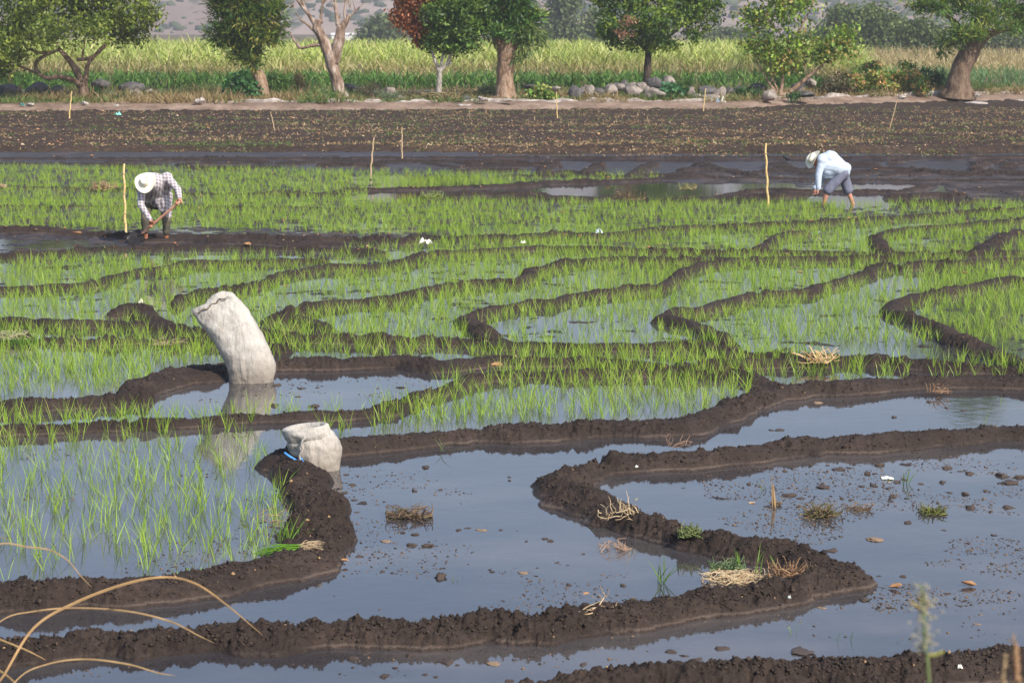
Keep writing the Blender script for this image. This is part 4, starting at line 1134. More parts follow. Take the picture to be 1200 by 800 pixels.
b = P(378, 549); root = Vector(b)
t = empty("sack", root, "short crumpled woven sack with rolled cuff resting against the mud ridge", "sack")
rings = [((366,556),(396,556)), ((357,549),(398,550)), ((347,541),(400,538)), ((341,531),(400,527)), ((338,523),(398,517)), ((337,516),(393,509)), ((337,511),(387,504))]
V, Fc = sack_loft(rings, [.13, .17, .20, .20, .19, .17, .15], b.y, root, wr=.020, wf=7, seed=14, power=2.1)
mesh_obj("bag_body", V, Fc, M['sack'], t)
rings = [((337,519),(389,509)), ((334,514),(388,505)), ((332,507),(386,500)), ((333,502),(383,496)), ((338,503),(379,498)), ((340,510),(378,504)), ((344,516),(376,510))]
V, Fc = sack_loft(rings, [.16, .185, .19, .175, .15, .13, .10], b.y - .01, root, wr=.013, wf=7, seed=24, power=2.1)
mesh_obj("rolled_cuff", V, Fc, M['sack'], t)
pp = [PD(a, c_, b.y - .21) - root for a, c_ in ((333,530),(340,535),(349,540),(352,537),(357,544))]
V, Fc = tube(pp, [.011, .012, .012, .012, .010], 6); mesh_obj("cord", V, Fc, M['blue'], t)
pp = [PD(a, c_, b.y - .22) - root for a, c_ in ((358,512),(353,519),(355,526),(351,534),(353,541))]
V, Fc = tube(pp, [.012, .010, .012, .009, .007], 6, .3); mesh_obj("tie_string", V, Fc, M['sack'], t)

# ------------------------------------------------------------------ people
def capsule(p0, p1, r0, r1, n=14):
    p0 = Vector(p0); p1 = Vector(p1); d = (p1 - p0); L = d.length or 1e-6; d = d / L
    nx = d.orthogonal().normalized(); ny = d.cross(nx)
    V, Fc = [], []
    prof = [(-math.cos(a) * r0, math.sin(a) * r0) for a in np.linspace(0.05, math.pi / 2, 5)] + [(L - 0 + math.sin(a) * r1, math.cos(a) * r1) for a in np.linspace(0, math.pi / 2 - .05, 5)]
    for (h, r) in prof:
        for k in range(n):
            a = 2 * math.pi * k / n
            V.append(tuple(p0 + d * h + nx * math.cos(a) * r + ny * math.sin(a) * r))
    for i in range(len(prof) - 1):
        for k in range(n):
            Fc.append([i * n + k, i * n + (k + 1) % n, (i + 1) * n + (k + 1) % n, (i + 1) * n + k])
    Fc.append(list(range(n))[::-1]); Fc.append([(len(prof) - 1) * n + k for k in range(n)])
    return V, Fc
def ellip(c, r, rot=None, n=16):
    V, Fc = [], []
    q = rot or Quaternion()
    for i in range(1, n // 2 + 2):
        a = math.pi * (i - .5) / (n // 2 + 1)
        for k in range(n):
            b_ = 2 * math.pi * k / n
            V.append(tuple(Vector(c) + q @ Vector((r[0] * math.sin(a) * math.cos(b_), r[1] * math.sin(a) * math.sin(b_), r[2] * math.cos(a)))))
    m_ = n // 2 + 1
    for i in range(m_ - 1):
        for k in range(n):
            Fc.append([i * n + k, (i + 1) * n + k, (i + 1) * n + (k + 1) % n, i * n + (k + 1) % n])
    Fc.append(list(range(n))); Fc.append([(m_ - 1) * n + k for k in range(n)][::-1])
    return V, Fc
def fuse(name, parts, mat, parent, voxel=.012, smooth=3, wrinkle=0, seed=0):
    V, Fc = join(parts)
    o = mesh_obj(name, V, Fc, mat, parent)
    md = o.modifiers.new("r", 'REMESH'); md.mode = 'VOXEL'; md.voxel_size = voxel
    if smooth:
        s = o.modifiers.new("s", 'SMOOTH'); s.factor = .6; s.iterations = smooth
    dg = bpy.context.evaluated_depsgraph_get()
    me = bpy.data.meshes.new_from_object(o.evaluated_get(dg))
    o.modifiers.clear(); old = o.data; o.data = me; bpy.data.meshes.remove(old)
    if wrinkle:
        nv = len(me.vertices); co = np.zeros(nv * 3, np.float32); me.vertices.foreach_get("co", co); co = co.reshape(-1, 3)
        no = np.zeros(nv * 3, np.float32); me.vertices.foreach_get("normal", no); no = no.reshape(-1, 3)
        f = np.abs(fbm(co[:, 0] * 9 + co[:, 1] * 5, co[:, 2] * 9 + co[:, 1] * 4, 3, seed) - .5) * 2 - .3
        co += no * (f * wrinkle)[:, None]
        me.vertices.foreach_set("co", co.ravel())
    me.polygons.foreach_set("use_smooth", np.ones(len(me.polygons), bool)); me.update()
    if not me.materials: me.materials.append(mat)
    return o
M['skin'] = simple_mat("tanned_skin", [(0.3, (.26, .105, .060)), (0.7, (.36, .16, .095))], 8, .55, .1, .003)
M['skin2'] = simple_mat("ruddy_skin", [(0.3, (.36, .16, .10)), (0.7, (.46, .22, .15))], 8, .55, .1, .003)
M['hair'] = simple_mat("dark_hair", [(0.3, (.012, .01, .009)), (0.7, (.03, .025, .02))], 30, .6, .5, .003)
M['hat'] = simple_mat("cream_straw_hat", [(0.3, (.62, .58, .46)), (0.7, (.70, .66, .54))], 40, .8, .3, .003)
M['eye'] = simple_mat("eye_dark", [(0.3, (.02, .015, .012)), (0.7, (.03, .02, .02))], 5, .2, 0)
M['bluecloth'] = simple_mat("pale_blue_shirt", [(0.3, (.38, .44, .54)), (0.7, (.46, .52, .61))], 7, .9, .4, .008)
M['greycloth'] = simple_mat("grey_blue_shorts", [(0.3, (.105, .11, .155)), (0.7, (.15, .155, .205))], 7, .9, .4, .008)
M['olive'] = simple_mat("muddy_olive_trousers", [(0.3, (.055, .05, .04)), (0.5, (.09, .082, .06)), (0.7, (.16, .125, .09))], 6, .95, .5, .01)
m, nt, bs = new_mat("checked_shirt")
v = coords(nt); sp = N(nt, "ShaderNodeSeparateXYZ"); nt.links.new(v, sp.inputs[0])
def band(sock, f, w, ph=0):
    fr = mathn(nt, 'FRACT', mathn(nt, 'ADD', mathn(nt, 'MULTIPLY', sock, f), ph)); return mathn(nt, 'LESS_THAN', fr, w)
hz_ = mathn(nt, 'ADD', sp.outputs[2], mathn(nt, 'MULTIPLY', sp.outputs[1], .5))
vx = mathn(nt, 'ADD', sp.outputs[0], mathn(nt, 'MULTIPLY', sp.outputs[1], .35))
a = mathn(nt, 'MULTIPLY', mathn(nt, 'ADD', band(hz_, 15, .42), band(vx, 15, .42)), .5)
b2 = mathn(nt, 'MAXIMUM', band(hz_, 15, .09, .3), band(vx, 15, .09, .3))
cc_ = ramp(nt, a, [(0, (.40, .36, .37)), (0.5, (.29, .25, .27)), (1, (.18, .15, .17))])
mx = N(nt, "ShaderNodeMix", data_type='RGBA'); nt.links.new(mathn(nt, 'MULTIPLY', b2, .55), mx.inputs[0]); nt.links.new(cc_, mx.inputs[6]); mx.inputs[7].default_value = (.75, .72, .74, 1)
nt.links.new(mx.outputs[2], bs.inputs["Base Color"]); bs.inputs["Roughness"].default_value = .9
bump(nt, bs, noise_tex(nt, v, 9, 4, .6), .5, .012)
M['check'] = m

def hat_mesh(brim=.215, crown_r=.102, crown_h=.105, curl=.07):
    V, Fc = [], []; n = 48
    rows = []
    for r_, z_ in ((1.0, 0), (.95, .002), (.8, .0), (.65, -.002), (.52, 0), (.47, .015)):
        rows.append(('b', r_ * brim, z_))
    for s, zz1 in ((1.0, .25), (.97, .55), (.92, .8), (.84, .95), (.68, 1.0), (.45, .93), (.2, .84), (.04, .82)):
        rows.append(('c', s * crown_r, zz1 * crown_h))
    for kind, r_, z_ in rows:
        for k in range(n):
            a = 2 * math.pi * k / n
            x, y = math.cos(a), math.sin(a)
            if kind == 'b':
                f = (r_ / brim) ** 2
                V.append((x * r_ * .93, y * r_ * 1.08, z_ + curl * f * (x * x) ** 1.3 - .022 * f * (y * y)))
            else:
                z2 = z_ * (1 + .10 * abs(x)) - .018 * (1 if r_ < crown_r * .7 else 0) * math.exp(-(x * r_ / .035) ** 2)
                V.append((x * r_ * .92, y * r_ * 1.15, z2 + .012))
    m_ = len(rows)
    for i in range(m_ - 1):
        for k in range(n):
            Fc.append([i * n + k, i * n + (k + 1) % n, (i + 1) * n + (k + 1) % n, (i + 1) * n + k])
    Fc.append([(m_ - 1) * n + k for k in range(n)])
    return V, Fc
def put_hat(parent, centre, up, front):
    V, Fc = hat_mesh()
    o = mesh_obj("hat", V, Fc, M['hat'], parent)
    sol = o.modifiers.new("s", 'SOLIDIFY'); sol.thickness = .006
    up = Vector(up).normalized(); fr = Vector(front); fr = (fr - up * fr.dot(up)).normalized()
    x = fr.cross(up)
    o.matrix_local = Matrix.Translation(Vector(centre)) @ Matrix((x, fr, up)).transposed().to_4x4()
    V, Fc = [], []; n = 48
    for z_ in (.012, .030):
        for k in range(n):
            a = 2 * math.pi * k / n; V.append((math.cos(a) * .0945 * .95, math.sin(a) * .0945 * 1.18, z_))
    for k in range(n): Fc.append([k, (k + 1) % n, n + (k + 1) % n, n + k])
    bnd = mesh_obj("hat_band", V, Fc, M['hat'], o)
    return o
def head_parts(c, fwd, up, size=1.0):
    """skull, jaw, nose, ears, brow, neck left to caller"""
    f = Vector(fwd).normalized(); u = Vector(up).normalized(); u = (u - f * u.dot(f)).normalized(); s = u.cross(f)
    q = Matrix((s, f, u)).transposed().to_quaternion(); c = Vector(c); k = size
    w = lambda x, y, z: c + (s * x + f * y + u * z) * k
    return [ellip(c, (.075 * k, .095 * k, .105 * k), q), ellip(w(0, .022, -.06), (.055 * k, .068 * k, .065 * k), q),
            capsule(w(0, .088, .012), w(0, .112, -.022), .010 * k, .014 * k), ellip(w(.078, -.005, -.008), (.010 * k, .020 * k, .032 * k), q), ellip(w(-.078, -.005, -.008), (.010 * k, .020 * k, .032 * k), q),
            capsule(w(-.035, .078, .028), w(.035, .078, .028), .012 * k, .012 * k), capsule(w(-.020, .086, -.052), w(.020, .086, -.052), .008 * k, .008 * k), capsule(w(0, .078, -.10), w(0, .05, -.105), .02 * k, .02 * k)], w, q
def hand_parts(wrist, dirv, side, curl=1.0, size=1.0):
    """palm plus four fingers and a thumb that close towards `side`"""
    d = Vector(dirv).normalized(); s = Vector(side); s = (s - d * s.dot(d)).normalized(); n_ = d.cross(s)
    w = Vector(wrist); out = []
    for j in (-.028, -.010, .010, .028):
        out.append(capsule(w + n_ * j * .6, w + d * .085 + n_ * j, .019 * size, .016 * size))
    for j, L in ((-.033, .066), (-.011, .078), (.011, .074), (.032, .058)):
        a = w + d * .088 + n_ * j
        b_ = a + (d * .75 + s * .65 * curl).normalized() * L * .5
        c_ = b_ + (d * .1 + s * 1.0 * curl).normalized() * L * .33
        e = c_ + (-d * .55 * curl + s * .8).normalized() * L * .27
        out += [capsule(a, b_, .0105, .0098), capsule(b_, c_, .0098, .009), capsule(c_, e, .009, .008)]
    a = w + d * .025 - n_ * .028; b_ = a + (-n_ * .8 + d * .55 + s * .5).normalized() * .042; c_ = b_ + (n_ * .1 + d * .5 + s * .8).normalized() * .036
    out += [capsule(a, b_, .015, .012), capsule(b_, c_, .012, .010)]
    return out

# --- man digging with a shovel, facing the camera, bent far forward
b = P(184, 284, .0); S = F / b.y / 1.0
root = Vector((b.x, b.y, .0))
t = empty("person", root, "bent-over man in cream hat, checked shirt and rolled dark trousers digging with a shovel", "person")
def L(px, py, dy): return PD(px, py, root.y + dy) - root
hipL, hipR = L(173, 236, .22), L(193, 235, .22)
knL, knR = L(170, 256, .02), L(195, 257, .02)
anL, anR = L(171, 281, .12), L(195, 284, .12)
shL, shR = L(166, 219, -.24), L(196, 208, -.20)
elL, elR = L(165, 240, -.42), L(208, 222, -.34)
wrL, wrR = L(177, 259, -.52), L(211, 233, -.50)
chest = (shL + shR) / 2; pelvis = (hipL + hipR) / 2
headc = L(172, 216, -.44)
hp, hw, hq = head_parts(headc, (-.15, -.75, -.75), (-.1, -.75, .65))
tip = L(166, 274, -.30); grip = L(205, 241, -.52)
shaft = (grip - tip).normalized()
body = [capsule(pelvis, chest, .14, .16), capsule(hipL, knL, .085, .06), capsule(hipR, knR, .085, .06), capsule(knL, anL, .058, .038), capsule(knR, anR, .058, .038),
        capsule(anL, anL + Vector((-.03, -.18, -.05)), .04, .032), capsule(anR, anR + Vector((.02, -.18, -.05)), .04, .032),
        capsule(shL, elL, .055, .042), capsule(elL, wrL, .042, .028), capsule(shR, elR, .055, .042), capsule(elR, wrR, .042, .028), capsule(shL, shR, .075, .075),
        capsule(chest, headc, .065, .06)] + hp
body += hand_parts(wrL, (tip.lerp(grip, .26) - wrL) , (.3, -.4, -.9)) + hand_parts(wrR, (grip - wrR), (-.4, -.2, -.6))
fuse("body", body, M['skin'], t, .009, 2)
# clothing
br = (chest - pelvis)
shirt = [capsule(pelvis + Vector((0, .0, .02)), chest, .165, .185), capsule(hipL.lerp(shL, .1), shL, .10, .10), capsule(hipR.lerp(shR, .1), shR, .11, .11), capsule(shL, shR, .10, .10),
         capsule(shL, elL, .085, .068), capsule(elL, wrL - (wrL - elL) * .12, .068, .048), capsule(shR, elR, .09, .07), capsule(elR, wrR - (wrR - elR) * .12, .07, .048),
         capsule(chest, headc.lerp(chest, .55), .10, .08),
         capsule(L(192, 235, -.02), L(197, 257, .02), .10, .05), capsule(L(184, 232, .0), L(190, 246, .0), .09, .06), capsule(L(198, 228, .02), L(199, 254, .06), .07, .04)]
fuse("shirt", shirt, M['check'], t, .014, 2, .012, 3)
for nm, a_, k_, e_ in (("trousers", (hipL, hipR), (knL, knR), (anL, anR)),):
    tr = [capsule(pelvis + Vector((0, .02, -.02)), pelvis + Vector((0, -.02, .08)), .15, .15)]
    for h_, k2, an in zip(a_, k_, e_):
        tr += [capsule(h_, k2, .115, .085), capsule(k2, k2.lerp(an, .55), .085, .068), capsule(k2.lerp(an, .48), k2.lerp(an, .55), .074, .072)]
    fuse(nm, tr, M['olive'], t, .014, 2, .012, 5)
fuse("hair", [ellip(hw(0, -.022, .012), (.083, .092, .10), hq)], M['hair'], t, .012, 1)
for sx in (-1, 1):
    V, Fc = ellip(hw(.033 * sx, .088, .008), (.011, .008, .008), hq, 10); mesh_obj("eye", V, Fc, M['eye'], t)
put_hat(t, hw(0, -.005, .055), (-.12, -.78, .62), (-.1, -.6, -.8))
M['handle'] = simple_mat("reddish_wood", [(0.3, (.36, .17, .11)), (0.7, (.52, .29, .19))], 10, .6, .3, .004)
M['steel'] = simple_mat("dark_steel", [(0.3, (.010, .009, .009)), (0.7, (.03, .026, .024))], 10, .45, .3, .004)
t2 = empty("shovel", root + tip, "long wooden-handled shovel with black blade held by the digging man", "shovel")
V, Fc = tube([Vector((0, 0, 0)), (grip - tip) * .5, (grip - tip) + shaft * .14], [.027, .026, .024], 10); mesh_obj("handle", V, Fc, M['handle'], t2)
e0 = (grip - tip) + shaft * .14; side = shaft.cross(Vector((0, 1, 0))).normalized()
V, Fc = tube([e0 - side * .055 , e0 + shaft*.02, e0 + side * .055], [.016, .018, .016], 8); mesh_obj("grip", V, Fc, M['handle'], t2)
bd = (L(149, 283, -.32) - tip); bdn = bd.normalized(); sd_ = (bdn.cross(Vector((.25, -.6, .75)))).normalized(); nn = sd_.cross(bdn).normalized()
V, Fc = [], []
for i in range(9):
    u = i / 8; w_ = (.125 + .02 * math.sin(u * 3)) * (1 if u < .6 else math.sqrt(max(0.02, 1 - ((u - .6) / .42) ** 2)))
    for k in range(9):
        vv = k / 4 - 1
        V.append(tuple(bdn * (u * .31) + sd_ * (vv * w_) + nn * (-.03 * (1 - vv * vv) + .02 * u)))
for i in range(8):
    for k in range(8): Fc.append([i * 9 + k, i * 9 + k + 1, (i + 1) * 9 + k + 1, (i + 1) * 9 + k])
o = mesh_obj("blade", V, Fc, M['steel'], t2); s_ = o.modifiers.new("s", 'SOLIDIFY'); s_.thickness = .005
V, Fc = tube([Vector((0, 0, 0)) - shaft * -.06, Vector((0, 0, 0)), bdn * .07], [.026, .028, .016], 10); mesh_obj("socket", V, Fc, M['steel'], t2)

# --- man in pale blue shirt and shorts, seen from the side, reaching down
b = P(983, 240, .0); root = Vector((b.x, b.y, 0.0))
t = empty("person", root, "barelegged man in white hat, pale blue shirt and grey-blue shorts bending to the mud", "person")
hipA, hipB = L(988, 203, -.08), L(988, 203, .14)
knA, knB = L(969, 224, -.12), L(994, 224, .16)
anA, anB = L(965, 241, -.10), L(1000, 240, .14)
shA, shB = L(963, 188, -.18), L(965, 188, .16)
elA, elB = L(959, 206, -.20), L(966, 208, .20)
wrA, wrB = L(959, 222, -.20), L(955, 222, .12)
neck = L(964, 184, 0); headc = L(955, 189, -.02)
hp, hw, hq = head_parts(headc, (-.62, -.25, -.75), (-.75, -.1, .60))
pel = (hipA + hipB) / 2; ch = (shA + shB) / 2
body = [capsule(pel, ch, .14, .15), capsule(hipA, knA, .085, .058), capsule(hipB, knB, .085, .058), capsule(knA, knA.lerp(anA, .4), .056, .054), capsule(knA.lerp(anA, .4), anA, .054, .036),
        capsule(knB, knB.lerp(anB, .4), .056, .054), capsule(knB.lerp(anB, .4), anB, .054, .036), capsule(anA, anA + Vector((-.17, -.03, -.05)), .038, .03), capsule(anB, anB + Vector((-.17, -.03, -.05)), .038, .03),
        capsule(shA, elA, .052, .04), capsule(elA, wrA, .04, .027), capsule(shB, elB, .052, .04), capsule(elB, wrB, .04, .027), capsule(shA, shB, .08, .08), capsule(ch, headc, .07, .06)] + hp
body += hand_parts(wrA, (-.12, -.05, -1), (-1, .2, 0)) + hand_parts(wrB, (-.1, -.1, -1), (-1, -.2, 0), .6)
fuse("body", body, M['skin2'], t, .009, 2)
top = L(973, 186, 0)
shirt = [capsule(pel + Vector((-.02, 0, .06)), top, .185, .19), capsule(top, ch, .18, .16), capsule(shA, shB, .105, .105), capsule(shA, elA, .092, .08), capsule(elA, wrA + Vector((0, 0, .03)), .08, .062),
         capsule(shB, elB, .09, .075), capsule(elB, wrB + Vector((0, 0, .04)), .075, .058), capsule(L(970, 200, -.05), L(988, 197, -.05), .15, .14), capsule(L(970, 200, .08), L(988, 197, .08), .15, .14), capsule(L(968,203,0), L(991,197,0), .15, .13), capsule(L(966,194,-.05), L(982,196,-.06), .17, .19), capsule(L(966,194,.08), L(982,196,.08), .17, .19), capsule(L(970,204,0), L(980,205,0), .13, .12)]
fuse("shirt", shirt, M['bluecloth'], t, .014, 2, .012, 7)
sh_ = [capsule(pel + Vector((-.02, 0, -.02)), pel + Vector((-.06, 0, .02)), .165, .16)]
for h_, k2 in ((hipA, knA), (hipB, knB)):
    sh_ += [capsule(h_, h_.lerp(k2, .93), .125, .118)]
fuse("shorts", sh_, M['greycloth'], t, .014, 2, .012, 8)
fuse("hair", [ellip(hw(0, -.024, .010), (.082, .088, .10), hq)], M['hair'], t, .012, 1)
for sx in (-1, 1):
    V, Fc = ellip(hw(.033 * sx, .088, .008), (.011, .008, .008), hq, 10); mesh_obj("eye", V, Fc, M['eye'], t)
put_hat(t, hw(0, -.01, .062), (-.78, -.32, .52), (-.5, -.3, -.8))
V, Fc = tube([wrA + Vector((0, 0, .045)), wrA + Vector((0, 0, .02))], [.036, .036], 14); mesh_obj("wristband", V, Fc, M['eye'], t)
# trowel in the mud at his fingertips
g = L(953, 231, -.16); t2 = empty("trowel", root + g, "small hand trowel with shiny blade beside the barelegged man's hand", "trowel")
V, Fc = tube([Vector((.09, 0, .06)), Vector((.02, 0, .01))], [.017, .014], 8); mesh_obj("handle", V, Fc, M['steel'], t2)
M['shiny'] = simple_mat("bright_steel", [(0.3, (.55, .55, .55)), (0.7, (.7, .7, .7))], 10, .3, .1, .002); M['shiny'].node_tree.nodes["Principled BSDF"].inputs["Metallic"].default_value = .6
V = [(.02, -.035, .012), (.02, .035, .012), (-.05, .045, -.005), (-.13, 0, -.03), (-.05, -.045, -.005)]; o = mesh_obj("blade", V, [[0, 1, 2, 3, 4]], M['shiny'], t2, smooth=False); s_ = o.modifiers.new("s", 'SOLIDIFY'); s_.thickness = .004
# ------------------------------------------------------------------ bird on the far bund
b = P(922, 190, .12); t = Vector(b)
M['black'] = simple_mat("black_feathers", [(0.3, (.008, .008, .011)), (0.7, (.02, .02, .026))], 12, .5, .3, .003)
pr = empty("bird", t, "small black bird standing on the mud beyond the pale bamboo stake", "bird")
fuse("body", [ellip((0, 0, .12), (.075, .045, .05), Quaternion((0, 1, 0), .5)), ellip((-.075, 0, .175), (.033, .028, .03)), capsule((-.05, 0, .14), (-.07, 0, .17), .03, .025), capsule((-.1, 0, .175), (-.135, 0, .172), .010, .003),
      capsule((.06, 0, .10), (.12, 0, .06), .024, .012), capsule((0, .015, .09), (0, .015, 0), .006, .005), capsule((0, -.015, .09), (0, -.015, 0), .006, .005)], M['black'], pr, .006, 1)

# ------------------------------------------------------------------ mud clods in the water
clod_me = []
for k in range(7):
    me = rock_mesh(300 + k, .6, 3)
    nv = len(me.vertices); co = np.zeros(nv * 3, np.float32); me.vertices.foreach_get("co", co); co = co.reshape(-1, 3)
    f = fbm(co[:, 0] * 4 + k, co[:, 1] * 4 + co[:, 2] * 3, 4, k) - .5
    co *= (1 + f * .9)[:, None]; me.vertices.foreach_set("co", co.ravel()); me.materials.append(M['clod']); me.update(); clod_me.append(me)
M['clod_tan'] = simple_mat("clod_straw_mud", [(0.3, (.10, .065, .04)), (0.5, (.24, .16, .10)), (0.7, (.42, .30, .19))], 18, .8, .7, .01)
clod_tan = []
for me in clod_me:
    m2 = me.copy(); m2.materials.clear(); m2.materials.append(M['clod_tan']); clod_tan.append(m2)
CL_MAIN = [(498,548,11),(597,559,5),(597,563,4),(486,575,8),(516,574,9),(436,612,5),(471,624,7),(488,626,7),(484,639,11),(501,639,12),(421,652,8),(537,621,9),(547,619,10),(588,621,6),(606,622,5),(617,634,5),(638,631,7),(645,634,7),(653,659,6),(657,661,5),(666,662,4),(683,649,5),(515,677,18),(577,670,5),(667,685,9),(730,686,8),(742,702,10),(405,556,7),(412,568,12),(405,577,10),(415,586,7),(404,598,14),(418,600,6),(410,612,8),(401,622,12),(404,640,10),(412,634,5),(575,543,4),(540,590,3),(629,596,4),(455,648,4),(572,655,4),(549,661,5)]
CL_RIGHT = [(920,552,8),(878,567,8),(964,571,12),(1031,545,12),(1024,569,12),(1040,572,9),(1009,570,8),(987,584,6),(997,586,5),(1075,530,10),(1063,584,7),(1104,565,12),(1110,548,14),(1124,552,10),(1137,555,12),(1175,558,14),(1183,566,16),(1196,559,10),(1112,577,9),(1132,579,10),(1181,594,16),(1139,595,12),(928,580,14),(938,584,10),(898,593,7),(1090,571,6),(1046,582,10),(1045,587,8),(1065,612,9),(1050,565,8),(982,550,14),(1016,555,10),(1060,562,8),(1078,567,9),(995,548,8),(970,545,6),(1105,621,8),(1165,627,7),(1148,659,5),(1162,660,9),(1030,675,8),(1057,675,9),(1013,703,12),(1112,695,9),(1022,717,5),(1030,711,5),(975,645,13),(905,504,9),(915,504,10),(1089,471,7),(1110,478,7),(1129,481,7),(1048,489,7),(1025,555,6),(950,545,6),(1100,590,6),(1155,575,6),(905,572,6),(890,570,4),(1042,712,5),(1172,566,8),(1008,545,6),(1140,617,4),(1180,640,5)]
CL_LOW = [(785,763,13),(683,779,10),(522,775,18),(535,779,10),(450,792,12),(597,797,12),(527,762,9),(843,760,20),(840,777,12),(940,764,25),(802,768,8),(818,772,10),(463,782,8),(510,793,6),(498,790,8),(570,776,10),(604,773,8),(630,751,16),(430,765,12),(415,771,14),(480,768,14),(872,776,8),(140,732,4)]
CL_MID = [(326,451,9),(342,451,4),(354,455,9),(349,465,6),(321,475,16),(367,476,18),(372,454,6),(429,443,4),(442,455,4),(470,454,9),(420,462,5),(330,463,4)]
for lst, lab, grp in ((CL_MAIN, "dark lump of mud breaking the open water between curved ridge and pointed mud arm", "mud clods in the central pool"),
                      (CL_RIGHT, "dark lump of mud dotting the shallow pools beyond the pointed mud arm", "mud clods in the shallow pool"),
                      (CL_LOW, "dark lump of mud in the narrow water in front of the longest ridge", "mud clods in the front channel"),
                      (CL_MID, "small brown lump floating in the pool at the tall sack's foot", "mud clods by the tall sack")):
    for n_, (px, py, w) in enumerate(lst):
        if lst is CL_RIGHT and py < 510: l2, g2 = "small mud lump in the long pool behind the upper smooth ridge", "mud clods behind the smooth ridge"
        else: l2, g2 = lab, grp
        p = P(px, py, 0.0); s = w * p.y / F * .5
        o = bpy.data.objects.new("mud_clod", clod_me[n_ % 7]); COL.objects.link(o)
        o.location = (p.x, p.y, random.uniform(-.006, .004)); o.scale = (s * 1.1, s * random.uniform(.9, 1.6), s * random.uniform(.5, .95)); o.rotation_euler = (0, 0, random.uniform(0, 6.28))
        tag(o, l2, "mud clod", g2)
for px, py, w, lab in ((564,621,13,"pale tan clod with straw between dark lumps in the central pool"),(454,634,13,"orange-brown rooty clod near the curved ridge"),(1027,632,22,"wide pale tan clod with a bent green stem"),
                       (1087,748,7,"little tan lump in the water beside the blurred weed"),(1145,731,9,"lone tan chip floating toward the picture edge"),(959,472,12,"tan flake on the pool behind the smooth ridge"),(580,777,18,"long tan straw-mud clump in the front channel"),
                       (963,712,11,"pale straw lump by the pointed arm's shadow side"),(615,671,13,"long thin brown flake in the central pool")):
    p = P(px, py, 0); s = w * p.y / F * .5
    o = bpy.data.objects.new("mud_clod", clod_tan[int(px) % 7]); COL.objects.link(o)
    o.location = (p.x, p.y, .0); o.scale = (s * 1.1, s * 1.2, s * .4); o.rotation_euler = (0, 0, random.uniform(-.3, .3)); tag(o, lab, "mud clod", "tan clods on the water")
# crumbs and flecks of mud and straw: uncountable
def flecks(n, poly, size, cols, name, label, zfn):
    xs = [p[0] for p in poly]; ys = [p[1] for p in poly]
    px = rng.uniform(min(xs), max(xs), n); py = rng.uniform(min(ys), max(ys), n)
    k = inpoly(px, py, poly); px, py = px[k], py[k]
    X, Y = np_P(px, py, 0.0)
    return X, Y
def fleck_mesh(X, Y, Z, s, cols, flat=.5):
    n = len(X)
    base = np.array([[1,0,0],[0,1,0],[-1,0,0],[0,-1,0],[0,0,1],[0,0,-.6]], float)
    fac = np.array([[0,1,4],[1,2,4],[2,3,4],[3,0,4],[1,0,5],[2,1,5],[3,2,5],[0,3,5]])
    a = rng.uniform(0, 6.28, n); V = np.repeat(base[None], n, 0) * (rng.uniform(.6, 1.5, (n, 6, 1)))
    V[:, :, 2] *= flat; V[:, :, 1] *= rng.uniform(.35, 1, (n, 1))
    c, sn = np.cos(a)[:, None], np.sin(a)[:, None]
    x = V[:, :, 0] * c - V[:, :, 1] * sn; y = V[:, :, 0] * sn + V[:, :, 1] * c
    V = np.stack([x, y, V[:, :, 2]], -1) * s[:, None, None] + np.stack([X, Y, Z], 1)[:, None, :]
    Fc = (np.arange(n)[:, None, None] * 6 + fac[None]).reshape(-1, 3)
    return V.reshape(-1, 3), Fc, np.repeat(cols, 6, 0)
X, Y = flecks(4500, [(395,545),(640,560),(720,640),(840,690),(700,715),(420,725),(395,660)], 0, 0, 0, 0, 0)
k = fbm(X * 1.3, Y * 1.6, 4, 201) > .56; X1, Y1 = X[k], Y[k]
X, Y = flecks(12000, [(820,545),(1230,500),(1230,700),(1030,720),(960,640),(830,610)], 0, 0, 0, 0, 0)
k = fbm(X * 1.1, Y * 1.2, 4, 202) > .53; X2, Y2 = X[k], Y[k]
X, Y = flecks(1600, [(-20,770),(400,760),(600,760),(900,700),(1230,680),(1230,750),(850,780),(500,800),(-20,800)], 0, 0, 0, 0, 0)
k = fbm(X * 1.3, Y * 1.6, 4, 203) > .57; X3, Y3 = X[k], Y[k]
X, Y = flecks(3500, [(-20,515),(320,505),(330,640),(250,670),(-20,680)], 0, 0, 0, 0, 0)
k = fbm(X * 1.3, Y * 1.6, 4, 204) > .60; X4, Y4 = X[k], Y[k]
X, Y = flecks(1800, [(220,470),(300,440),(600,438),(460,470),(300,482)], 0, 0, 0, 0, 0)
k = fbm(X * 1.3, Y * 1.6, 4, 205) > .58; X5, Y5 = X[k], Y[k]
X = np.concatenate([X1, X2, X3, X4, X5]); Y = np.concatenate([Y1, Y2, Y3, Y4, Y5]); n = len(X)
V, Fc, c = fleck_mesh(X, Y, np.zeros(n), rng.uniform(.003, .016, n) * rng.uniform(.5, 1.2, n), mixcol(n, [(.045,.032,.025),(.06,.042,.03),(.11,.075,.05),(.20,.13,.08)]))
o = mesh_obj("floating_debris", V, Fc, M['straw'], col=c, smooth=False); tag(o, "specks of mud and chaff scattered over the still pools", "debris", kind="stuff")
